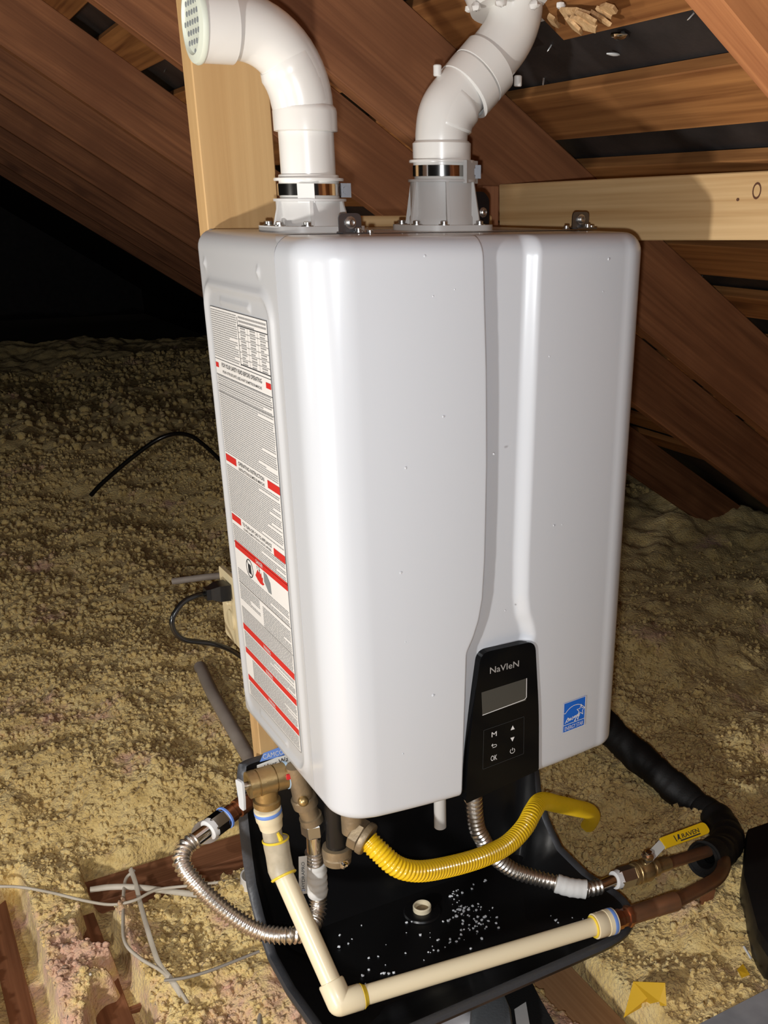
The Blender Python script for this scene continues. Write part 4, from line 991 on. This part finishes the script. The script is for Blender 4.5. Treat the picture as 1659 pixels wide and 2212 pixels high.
m = MB(); m.hexnut(t0, t1 + (t1 - t0) * 0.15, 0.0175); m.build('hex_nut', ZINC, hl)
tg = [pt(668, 1862, y=0.175), pt(701, 1864, y=0.18), pt(702, 1925, y=0.185), pt(664, 1928, y=0.178)]
pp = resample(spline([pt(682, 1862, y=0.194), pt(684, 1895, y=0.197), pt(686, 1930, y=0.203)], 8), 0.004)
m = MB(); m.sweep(pp, [0.0158 + 0.0008 * math.sin(i * 1.9) for i in range(len(pp))], 20); tgo = m.build('wrap_tag', TAG, hl, label='white paper wrap tag')
f4 = [pt(646, 1932, y=0.168), pt(664, 1930, y=0.176), pt(663, 1849, y=0.176), pt(645, 1851, y=0.168)]
m = MB(); m.add(f4 + [p + Vector((0.0002, 0.0006, 0)) for p in f4], [(0, 1, 2, 3), (7, 6, 5, 4), (0, 4, 5, 1), (1, 5, 6, 2), (2, 6, 7, 3), (3, 7, 4, 0)], False); fl = m.build('tag_flap', TAG, hl)
mid = (f4[0] + f4[2]) / 2 + Vector((0, -0.0008, 0)); up_ = (f4[0] - f4[1]).normalized(); rt_ = (f4[2] - f4[1]).normalized()
text('tag_letters', 'HYDRAPRO', mid, rt_, -(f4[1] - f4[0]).normalized(), 0.047, 0.0078, PRINT_K, fl)
text('tag_letters', '2', mid - rt_ * 0.0265, rt_, up_, 0.0035, 0.0078, BLUE, fl)

# copper end beyond the pan for that connector
cf = thing('left_copper_stub', 'short shiny copper fitting behind the left rim of the pan', 'fitting', e3)
m = MB(); dcu = (e3 - e2).normalized(); m.lathe([(0.0125, -0.002), (0.0145, 0), (0.0145, 0.012), (0.0125, 0.0135), (0.0125, 0.020), (0.0150, 0.021), (0.0150, 0.040), (0.012, 0.042)], e2 + dcu * 0.003, dcu, 24); m.build('adapter', COPPER, cf)
m = MB(); m.cyl(e2 + dcu * 0.043, e2 + dcu * 0.14, 0.0112, seg=20); m.build('copper_tube', COPPER, cf)

# second brass valve beneath the heater, left
v2 = thing('inlet_valve', 'dull brass inlet valve under the heater above the tagged steel connector', 'valve', t0)
u0 = pt(640, 1680, y=0.185); u0 = Vector((u0.x, 0.185, Z0 - 0.001)); u1 = pt(655, 1722, y=0.185)
m = MB(); dn_ = t0 - u1
m.sweep([u0, u1, t0], [0.0135, 0.0150, 0.0135], 20); m.build('body', DULL_BRASS, v2)
m = MB(); m.lathe([(0.0165, -0.002), (0.0185, 0), (0.0185, 0.014), (0.016, 0.016)], u1, dn_, 20); m.build('collar', DULL_BRASS, v2)
m = MB(); m.lathe([(0.0130, -0.010), (0.0170, -0.009), (0.0170, 0.002), (0.014, 0.004)], t0, dn_, 20); m.build('lower_ring', DULL_BRASS, v2)
m = MB(); m.ball(u1 + Vector((-0.006, -0.016, 0.004)), 0.008, 12, 8); m.build('drain_port', BRASS, v2)

# gas inlet: black drip leg, brass elbow nut, yellow connector
dl = thing('drip_leg', 'short black pipe leg with a dull brass cap under the heater', 'pipe', pt(727, 1850, y=0.165))
g0, g1 = pt(726, 1785, y=0.165), pt(728, 1838, y=0.165)
m = MB(); m.cyl(Vector((g0.x, 0.165, Z0 - 0.001)), g1, 0.0155, seg=24); m.build('leg', BLACK_PLASTIC, dl)
m = MB(); gd = (g1 - g0).normalized(); m.lathe([(0.016, -0.010), (0.0215, -0.009), (0.0220, 0.004), (0.0195, 0.006), (0.0215, 0.008), (0.0205, 0.018), (0.013, 0.021)], g1, gd, 26); m.build('cap', DULL_BRASS, dl)
screw(g1 + gd * 0.012 + Vector((0.002, -0.0205, 0)), dl, 0.0048, (0.1, -1, 0), CHROME)
gh = thing('gas_connector', 'bright yellow ribbed gas hose curving from the heater over the right pan rim', 'hose', pt(900, 1880, y=0.11))
n0, n1 = pt(763, 1795, y=0.135), pt(797, 1815, y=0.115)
n00 = Vector((n0.x, n0.y, Z0 - 0.0005)); 
m = MB(); m.sweep(spline([n00, n0 + Vector((0, 0, 0.022)), n0], 5), 0.0165, 20); m.build('inlet_elbow', DULL_BRASS, gh)
m = MB(); m.hexnut(n0, n0.lerp(n1, 0.62), 0.0235); m.build('hex_nut', DULL_BRASS, gh)
m = MB(); dg_ = (n1 - n0).normalized(); m.lathe([(0.0165, 0), (0.0245, 0.0008), (0.0250, 0.007), (0.0235, 0.010), (0.0165, 0.0105)], n0.lerp(n1, 0.62), dg_, 30); m.build('nut_collar', DULL_BRASS, gh)
yp_ = [pt(795, 1815, y=0.115), pt(820, 1840, y=0.10), pt(858, 1872, y=0.085), (pt(905, 1882, y=0.083)), pt(970, 1872, y=0.095), pt(1040, 1852, y=0.11), pt(1095, 1825, y=0.13), pt(1132, 1788, y=0.15), pt(1152, 1752, y=0.175), pt(1170, 1731, y=0.215), pt(1205, 1737, y=0.255), pt(1246, 1746, y=0.285), pt(1270, 1752, y=0.32), pt(1280, 1762, y=0.38), pt(1276, 1775, y=0.44), pt(1266, 1790, y=0.50)]
corrugated(yp_, 0.0152, 0.0011, 0.0060, 26).build('ribbed_hose', YELLOW, gh)

# right-hand stainless connector
hr = thing('right_steel_connector', 'dark silver corrugated steel connector with a blank white tag in the pan', 'hose', pt(1120, 1880, y=0.18))
hp2 = [pt(1020, 1715, y=0.18), pt(1026, 1760, y=0.18), pt(1042, 1812, y=0.18), pt(1068, 1850, y=0.18), pt(1110, 1880, y=0.170), pt(1165, 1898, y=0.150), pt(1220, 1912, y=0.122), pt(1262, 1921, y=0.102), pt(1300, 1914, y=0.096)]
hp2[0] = Vector((hp2[0].x - 0.004, 0.18, Z0 - 0.0015))
corrugated(hp2, 0.0128, 0.0016, 0.0080).build('corrugated_tube', STEEL, hr)
p5 = resample(spline([pt(1202, 1908, y=0.130), pt(1232, 1917, y=0.114), pt(1266, 1921, y=0.099)], 8), 0.004)
m = MB(); m.sweep(p5, [0.0162 + 0.0006 * math.sin(i * 2.3) for i in range(len(p5))], 20); m.build('wrap_tag', TAG, hr, label='blank white wrap tag')
j0, j1, j2 = pt(1296, 1915, y=0.096), pt(1332, 1900, y=0.095), pt(1368, 1889, y=0.095)
m = MB(); m.cyl(j0, j1, 0.0112, seg=24); m.build('plain_cuff', CHROME, hr)
m = MB(); m.lathe([(0.0115, -0.006), (0.0160, -0.005), (0.0170, 0.004), (0.012, 0.006)], j1, j2 - j1, 24); m.build('plastic_ferrule', PRINT_W, hr)
m = MB(); m.hexnut(j1, j2, 0.0192); m.build('hex_nut', ZINC, hr)

# ball valve with yellow lever
bv = thing('ball_valve', 'brass ball valve with a yellow lever at the right side of the pan', 'valve', pt(1405, 1878, y=0.095))
b0, b1 = j2, pt(1445, 1864, y=0.095); bd = (b1 - b0).normalized(); bl = (b1 - b0).length
m = MB(); m.lathe([(0.013, 0), (0.0195, 0.001), (0.0200, 0.006), (0.0185, 0.0075), (0.0205, 0.009), (0.0205, 0.013), (0.0175, 0.016), (0.0200, 0.022), (0.0205, 0.034), (0.0175, 0.040), (0.0135, 0.043), (0.0160, 0.045), (0.0165, 0.053), (0.0135, 0.056), (0.013, bl)], b0 - bd * 0.002, bd, 30); m.build('body', BRASS, bv)
st0 = b0 + bd * 0.027; upv = (pt(1403, 1833, y=0.090) - st0).normalized()
m = MB(); m.cyl(st0, st0 + upv * 0.036, 0.0075, seg=16); m.lathe([(0.010, 0.030), (0.0115, 0.031), (0.0115, 0.037), (0.0075, 0.040), (0.006, 0.043), (0.0, 0.0435)], st0, upv, 6); m.build('stem_nut', CHROME, bv)
h0, h1, h2 = st0 + upv * 0.030, pt(1432, 1822, y=0.088), pt(1528, 1787, y=0.088)
sdv = Vector((0.45, -0.75, -0.45)); 
hd = (h2 - h1).normalized(); hn = hd.cross(sdv).normalized(); wv = hn.cross(hd).normalized()
m = MB()
for (p, q, wd) in ((h0 - hd * 0.008, h0 + hd * 0.008, 0.0095), (h0 + hd * 0.006, h1, 0.0085)):
    M = axes(p, q - p, wv); m.box((0, -wd, -0.0012), ((q - p).length, wd, 0.0012), M)
m.build('lever_neck', ZINC, bv)
M = axes(h1, hd, wv); LL = (h2 - h1).length
m = MB(); m.prism(round_poly([(-0.001, -0.0105), (LL, -0.0115), (LL, 0.0115), (-0.001, 0.0105)], [0.001, 0.0100, 0.0100, 0.001], 6), 0.0035, M @ Matrix.Translation((0, 0, -0.0018))); lv = m.build('lever', YELLOW, bv, label='yellow lever handle with printed name')
nz = (M.to_3x3() @ Vector((0, 0, 1)));
face = 1 if nz.dot(CAM_LOC - h1) > 0 else -1
cpos = h1 + hd * LL * 0.60 + nz * face * 0.0022
text('lever_letters', 'RAVEN', cpos, hd, -wv, LL * 0.40, 0.0085, PRINT_K, lv, shear=0.2, offset=0.012)
m = MB(); base_p = cpos + wv * 0.0070 - hd * LL * 0.05; 
for (s0, s1) in ((-0.022, 0.024),): m.quad(base_p + hd * s0 - wv * .0012, base_p + hd * s1 - wv * .0012, base_p + hd * s1 + wv * .0012, base_p + hd * s0 + wv * .0012)
q = h1 + hd * LL * 0.26 + nz * face * 0.0022; m.quad(q - hd * .0008 - wv * .006, q + hd * .0012 - wv * .006, q + hd * .0012 + wv * .006, q - hd * .0008 + wv * .006)
q = h1 + hd * LL * 0.335 + nz * face * 0.0022
m.add([q - hd * .0045 + wv * .005, q + hd * .001 - wv * .006, q + hd * .0045 - wv * .005, q + hd * .002 + wv * .001, q + hd * .004 + wv * .006, q - hd * .0005 + wv * .0025], [(0, 1, 2, 3, 4, 5)], False)
m.build('lever_marks', PRINT_K, lv)

# copper tube from the ball valve into the foam sleeve
ct = thing('copper_valve_tube', 'copper tube joining the ball valve to the black foam sleeve', 'pipe', pt(1480, 1850, y=0.10))
m = MB(); m.sweep([b1 - bd * 0.004, pt(1475, 1855, y=0.098), pt(1530, 1838, y=0.115)], 0.0112, 20); m.build('tube', OLD_COPPER, ct)

fm = thing('foam_pipe_sleeve', 'black wrinkled foam pipe sleeve running from behind the heater to the valve', 'pipe insulation', pt(1500, 1740, y=0.36))
fp = spline([pt(1285, 1545, y=0.66), pt(1345, 1605, y=0.565), pt(1415, 1665, y=0.475), pt(1490, 1730, y=0.385), pt(1545, 1768, y=0.30), pt(1570, 1802, y=0.225), pt(1564, 1834, y=0.165), pt(1540, 1847, y=0.125), pt(1520, 1856, y=0.112)], 10)
fp = resample(fp, 0.006); rad = []
for i in range(len(fp)):
    rad.append((0.0365 - 0.004 * min(1, i / len(fp))) + 0.0016 * math.sin(i * 0.31) + 0.0010 * math.sin(i * 0.77 + 1) - (0.0022 if i % 23 in (9, 17) else 0))
rad[-1] -= 0.002
m = MB(); m.sweep(fp, rad, 26, cap=False)
e_ = len(fp) - 1; m.sweep([fp[e_], fp[e_ - 1], fp[e_ - 4]], [0.0355, 0.020, 0.013], 26, cap=False); m.build('foam_tube', FOAM, fm)
pk = fp[int(len(fp) * 0.66)]; m = MB(); m.ball(pk + Vector((-0.018, -0.03, 0.012)), 0.006, 8, 6, (1.6, .5, .7), .2); m.build('white_fleck', TAG, fm)

# copper continuation of the cream pipe
cr = thing('lower_copper_pipe', 'brown copper pipe and coupling continuing the cream pipe on the right', 'pipe', pt(1450, 1945, y=0.0))
r0 = q3 + dr * 0.006; r1 = q3 + dr * 0.044; r2 = q3 + dr * 0.044; r3 = q3 + dr * 0.128 + Vector((0, 0, 0.002))
m = MB(); m.lathe([(0.0150, 0), (0.0165, 0.001), (0.0165, 0.014), (0.0145, 0.016), (0.0145, 0.024), (0.0175, 0.025), (0.0185, 0.028), (0.0175, 0.033), (0.014, 0.034)], r0, r1 - r0, 8); m.build('threaded_adapter', COPPER, cr)
m = MB(); lr = (r3 - r2).length; m.lathe([(0.0130, -0.006), (0.0150, -0.005), (0.0152, lr * .42), (0.0142, lr * .46), (0.0152, lr * .5), (0.0162, lr * 0.9), (0.0160, lr), (0.013, lr + .001)], r2, r3 - r2, 26); m.build('coupling', OLD_COPPER, cr)
m = MB(); m.sweep(spline([r3, pt(1515, 1918, y=0.0), pt(1548, 1898, y=0.02), pt(1563, 1874, y=0.06), pt(1563, 1850, y=0.13)], 8), 0.0125, 22); m.build('copper_tube', OLD_COPPER, cr)

# ================================================================ POWER
ob = thing('outlet_box', 'ivory outlet box on the side of the post behind the heater', 'outlet', (0.0, 0.43, 0.76))
xo = 0.012
m = MB(); mm = round_poly([(0.395, 0.690), (0.475, 0.690), (0.475, 0.806), (0.395, 0.806)], 0.006, 5)
m.prism([(p[0] + 0.002, p[1] + 0.002) for p in mm], 0.006, axes((xo, 0, 0), (0, 1, 0), (0, 0, 1))); m.build('cover_plate', IVORY, ob)
m = MB(); m.box((xo + 0.0005, 0.402, 0.70), (xo + 0.0105, 0.47, 0.80)); m.build('box', IVORY, ob)
m = MB(); m.lathe([(0.0165, 0.0), (0.0165, 0.0022), (0.015, 0.003)], (xo, 0.436, 0.731), (-1, 0, 0), 24); m.build('socket', IVORY, ob)
screw((xo, 0.436, 0.7585), ob, 0.003, (-1, 0, 0), IVORY)
cord = thing('power_cord', 'black power cord plugged into the ivory outlet left of the heater', 'cord', (-0.03, 0.43, 0.78))
p0 = Vector((xo - 0.003, 0.432, 0.782)); p1 = pt(443, 1283, y=0.43)
dpl = (p1 - p0).normalized()
m = MB(); M = axes(p0, dpl, (0, 1, 0))
LP = (p1 - p0).length
for (s0, s1, w0, w1, h0_, h1_) in ((0, .45, .015, .0135, .0125, .0125), (.45, .8, .0135, .0085, .0125, .0085), (.8, 1.0, .0085, .0085, .0085, .0085)):
    vs = []
    for (s_, w_, h_) in ((s0, w0, h0_), (s1, w1, h1_)):
        vs += [M @ Vector((s_ * LP, sy * w_, sz * h_)) for (sy, sz) in ((-1, -1), (1, -1), (1, 1), (-1, 1))]
    m.add(vs, [(0, 3, 2, 1), (4, 5, 6, 7), (0, 1, 5, 4), (1, 2, 6, 5), (2, 3, 7, 6), (3, 0, 4, 7)], False)
m.build('plug', BLACK_PLASTIC, cord)
cpth = spline([p1, pt(425, 1287, y=0.425), pt(395, 1302, y=0.42), pt(373, 1335, y=0.415), pt(376, 1362, y=0.415), pt(396, 1381, y=0.415), pt(430, 1387, y=0.42), pt(465, 1392, y=0.42), pt(500, 1405, y=0.425), pt(530, 1425, y=0.43)], 8)
m = MB(); m.sweep(cpth, 0.0041, 12); m.build('wire', CABLE, cord)

# ================================================================ CABLES AND PIPES ON THE FLOOR
def ground(px, py, lift=0.004):
    """photo point -> spot on the insulation surface"""
    z = 0.0
    for _ in range(25):
        p = pt(px, py, z=z); z = 0.5 * z + 0.5 * (float(ins_height(np.array([p.x]), np.array([p.y]))[0]) + lift)
    return pt(px, py, z=z)
def wire(name, P, r, m_, label, cat, flat=None, group=None):
    m = MB(); m.sweep(spline(P, 8), r, 10, flatten=flat); o = m.build(name, m_); return tag(o, label, cat, group)
zc = lambda P, z: [pt(a, b, z=z) for (a, b) in P]
bk = [pt(196, 1070, y=3.15), pt(225, 1040, y=3.12), pt(290, 985, y=3.05), pt(350, 945, y=3.0), pt(400, 938, y=3.0), pt(445, 965, y=3.0), pt(520, 1040, y=3.0)]
wire('black_cable', bk, 0.0085, CABLE, 'thick black cable arching over the dark insulation far left', 'cable')
wire('white_cable', zc([(195, 1922), (240, 1916), (300, 1917), (380, 1927), (470, 1938), (570, 1952)], 0.048), 0.0062, WIRE_W, 'thick white flat cable lying level across the brown joist end', 'cable', 0.6)
wire('thin_white_cable', zc([(-20, 1915), (40, 1916), (110, 1928), (180, 1945), (240, 1954), (290, 1945), (340, 1922), (420, 1912), (500, 1902), (560, 1888)], 0.062), 0.0032, WIRE_W, 'thin white cable sagging from the left edge toward the pan', 'cable')
wire('twisted_white_cable', [pt(282, 1878, z=0.05), pt(292, 1905, z=0.052), pt(304, 1955, z=0.05), pt(318, 2005, z=0.075), pt(330, 2045, z=0.075), pt(345, 2085, z=0.075), pt(372, 2120, z=0.075), pt(392, 2150, z=0.07)], 0.0058, WIRE_W, 'twisted white flat cable hanging over the joist down to the pink insulation', 'cable', 0.5)
wire('slack_beige_cable', [pt(290, 1880, z=0.05), pt(270, 1905, z=0.045), pt(266, 1980, z=0.06), pt(270, 2035, z=0.07), pt(300, 2068, z=0.075), pt(345, 2095, z=0.075), pt(375, 2120, z=0.075), pt(405, 2165, z=0.07)], 0.0034, WIRE_W, 'slack beige cable looping down left of the twisted cable', 'cable')
wire('grey_wire', zc([(355, 2118), (400, 2112), (450, 2098), (510, 2075), (560, 2055)], 0.085), 0.0030, WIRE_G, 'grey wire resting on pink insulation beside the pan', 'wire')
wire('bent_grey_wire', zc([(587, 2108), (580, 2140), (572, 2165), (562, 2190), (560, 2225)], 0.03), 0.0042, WIRE_G, 'bent grey wire at the bottom edge left of the pan', 'wire')
m = MB(); m.sweep(zc([(432, 1440), (460, 1500), (500, 1570), (548, 1655)], 0.125), 0.017, 20); tag(m.build('floor_pipe', PVC_GREY), 'dusty pale pipe half sunk in insulation behind the pan', 'pipe')
m = MB(); m.sweep([pt(372, 1256, z=0.19), pt(440, 1247, z=0.20), pt(510, 1240, z=0.21)], 0.011, 14); tag(m.build('buried_pipe', PVC_GREY), 'short pale pipe showing in insulation beside the outlet box', 'pipe')
m = MB(); c = pt(545, 1905, z=0.075); m.lathe([(0.024, -0.06), (0.024, 0.02), (0.0225, 0.021), (0.0205, 0.02), (0.0205, -0.01), (0.0, -0.012)], c, (0.05, -0.2, 1), 28); tag(m.build('pipe_end', PVC), 'open white pipe end upright beside the left pan rim', 'pipe')
m = MB(); c = pt(446, 1797, z=0.085); m.lathe([(0.0, -0.004), (0.030, -0.003), (0.032, 0.0), (0.029, 0.006), (0.0, 0.010)], c, (-0.1, -0.35, 1), 28); tag(m.build('cleanout_disc', PVC_GREY), 'round pale disc in insulation behind the steel hose nut', 'disc')
m = MB(); m.sweep([pt(1375, 1170, y=2.4), pt(1480, 1187, y=2.4), pt(1600, 1210, y=2.4), pt(1700, 1235, y=2.4)], 0.0035, 8); tag(m.build('far_wire', WIRE_G), 'faint wire stretched through the dark on the far right', 'wire')
wire('straw_stick', [ground(207, 2078, 0.012), ground(195, 2105, 0.014)], 0.0022, WIRE_W, 'small pale stick on insulation between the two left joists', 'stick')
wire('white_nail', [pt(437, 2165, z=0.005), pt(442, 2195, z=0.005)], 0.0024, PRINT_W, 'small white peg at the bottom left of the pan', 'peg')
wire('white_straw', [ground(1607, 2045, 0.01), ground(1622, 2070, 0.01)], 0.0022, PRINT_W, 'thin white straw on insulation near the black bag', 'stick')

# red-brown stake under the copper pipe
sk0, sk1, sk2 = pt(1528, 1925, y=0.12), pt(1515, 1975, y=0.12), pt(1508, 2012, y=0.12)
m = MB(); M = axes(sk1, (sk2 - sk0), (0.9, -.2, 0)); m.prism([(-0.06, -0.013), (0.030, -0.008), (0.036, 0.004), (0.03, 0.010), (-0.06, 0.014)], 0.008, M); tag(m.build('wood_stake', OLD_WOOD), 'dark red-brown stake stuck in insulation under the copper pipe', 'stake')

# ================================================================ BOTTOM EDGE CLUTTER
yp1 = [ground(1368, 2120, 0.045), ground(1437, 2123, 0.045), ground(1440, 2172, 0.032), ground(1426, 2172, 0.032), ground(1424, 2163, 0.033), ground(1395, 2170, 0.033), ground(1347, 2198, 0.03)]
m = MB(); n = len(yp1); m.add(yp1 + [p - Vector((0, 0, 0.0008)) for p in yp1], [tuple(range(n - 1, -1, -1)), tuple(range(n, 2 * n))] + [(i, (i + 1) % n, n + (i + 1) % n, n + i) for i in range(n)], False)
tag(m.build('yellow_paper', YPAPER), 'large yellow card scrap with a torn lower edge on insulation', 'paper')
yp2 = [ground(1592, 2094, 0.03), ground(1605, 2082, 0.034), ground(1620, 2105, 0.034), ground(1602, 2112, 0.028)]
m = MB(); n = 4; m.add(yp2 + [p - Vector((0, 0, 0.0008)) for p in yp2], [(3, 2, 1, 0), (4, 5, 6, 7)] + [(i, (i + 1) % n, n + (i + 1) % n, n + i) for i in range(n)], False)
tag(m.build('yellow_scrap', YPAPER), 'tiny yellow paper scrap near the right edge', 'paper')
# grey flat lid, bottom right corner
g1_, g2_ = pt(1508, 2214, z=0.115), pt(1672, 2128, z=0.115)
m = MB(); m.box((g1_.x - 0.01, -0.55, 0.05), (1.25, (g1_.y + g2_.y) / 2, 0.115)); tag(m.build('grey_case', GREY_LID), 'scuffed grey flat case lid in the bottom right corner', 'case')
# black bag at the right edge
def lumpy(name, c, sq, m_, label, cat, seed, amp=0.18):
    rs = np.random.default_rng(seed); ph = rs.uniform(0, 6, 9); vs = []; S, Rr = 28, 18
    for i in range(Rr + 1):
        t = math.pi * i / Rr
        for k in range(S):
            a = 2 * math.pi * k / S; x, y, z = math.sin(t) * math.cos(a), math.sin(t) * math.sin(a), math.cos(t)
            j = 1 + amp * (0.5 * math.sin(4 * x + ph[0] + 3 * y) + 0.4 * math.sin(5 * y + ph[1] - 4 * z) + 0.3 * math.sin(8 * z + 7 * x + ph[2]))
            e = 0.72
            f = lambda q: math.copysign(abs(q) ** e, q)
            vs.append(Vector(c) + Vector((f(x) * sq[0], f(y) * sq[1], f(z) * sq[2])) * j)
    fs = [(i * S + k, (i + 1) * S + k, (i + 1) * S + (k + 1) % S, i * S + (k + 1) % S) for i in range(Rr) for k in range(S)]
    m = MB(); m.add(vs, fs); o = m.build(name, m_, sharp=0); return tag(o, label, cat)
bc_ = [(1612, 1800), (1700, 1770), (1760, 2100), (1662, 2072), (1634, 2030), (1602, 1905)]
M = axes((0, 0, 0), (1, 0, 0), (0, 1, 0))
lo = [pt(a, b, z=0.14) for (a, b) in bc_]
m = MB(); n = len(lo); cc_ = sum(lo, Vector()) / n
topv = [cc_ + (p - cc_) * 0.94 + Vector((0.006, 0.006, 0.012)) for p in lo]; top2 = [cc_ + (p - cc_) * 0.45 + Vector((0.01, 0.01, 0.022)) for p in lo]; bot = [p + Vector((0.03, 0.03, -0.09)) for p in lo]
m.add(bot + lo + topv + top2, [tuple(range(n - 1, -1, -1)), tuple(range(3 * n, 4 * n))] + [(r_ * n + i, r_ * n + (i + 1) % n, (r_ + 1) * n + (i + 1) % n, (r_ + 1) * n + i) for r_ in range(3) for i in range(n)])
tag(m.build('black_tool_bag', mat('black_nylon', (0.008, 0.008, 0.008), 0.45, bump=(40, 0.5)), sharp=30), 'black bag lying at the right edge beyond the copper pipe', 'bag')
# boot-like black strap piece with grey pad, cloudy bag, white strip, below the pan
zb = 0.085
m = MB(); out = [pt(a, b, z=zb) for (a, b) in ((1062, 2225), (1068, 2165), (1085, 2130), (1105, 2115), (1128, 2112), (1150, 2124), (1168, 2160), (1206, 2225), (1215, 2260), (1060, 2260))]
M = Matrix.Translation((0, 0, zb - 0.03)); m.prism([(p.x, p.y) for p in out], 0.03, M)
bag = thing('knee_pad', 'black strapped pad with a rounded grey face below the cream pipe', 'pad', (out[3].x, out[3].y, zb - 0.03))
m.build('strap', BLACK_CLOTH, bag)
gp = [pt(a, b, z=zb + 0.03) for (a, b) in ((1012, 2250), (1016, 2190), (1026, 2150), (1045, 2128), (1066, 2122), (1086, 2140), (1103, 2180), (1112, 2250))]
m = MB(); cg = sum(gp, Vector()) / len(gp); n = len(gp)
m.add([p - Vector((0, 0, 0.05)) for p in gp] + gp + [cg + (p - cg) * 0.9 + Vector((0, 0, 0.007)) for p in gp] + [cg + (p - cg) * 0.6 + Vector((0, 0, 0.010)) for p in gp], [(r_ * n + i, r_ * n + (i + 1) % n, (r_ + 1) * n + (i + 1) % n, (r_ + 1) * n + i) for r_ in range(3) for i in range(n)] + [tuple(range(3 * n, 4 * n)), tuple(range(n - 1, -1, -1))])
m.build('pad_face', RUBBER, bag, label='rounded grey rubber face')
ws = [pt(a, b, z=zb + 0.012) for (a, b) in ((1111, 2182), (1136, 2166), (1150, 2250), (1120, 2250))]
m = MB(); m.add(ws + [p + Vector((0, 0, 0.002)) for p in ws], [(0, 1, 2, 3), (7, 6, 5, 4)] + [(i, 4 + i, 4 + (i + 1) % 4, (i + 1) % 4) for i in range(4)], False); m.build('care_strip', TAG, bag, label='white strip')
c = pt(930, 2205, z=0.08)
lumpy('plastic_bag', (c.x + 0.01, c.y - 0.02, 0.055), (0.075, 0.06, 0.05), BAG, 'crumpled cloudy plastic bag at the bottom edge below the cream pipe', 'bag', 3, 0.25)
gs = [pt(a, b, z=0.008) for (a, b) in ((1122, 2122), (1222, 2070), (1252, 2090), (1150, 2120))]
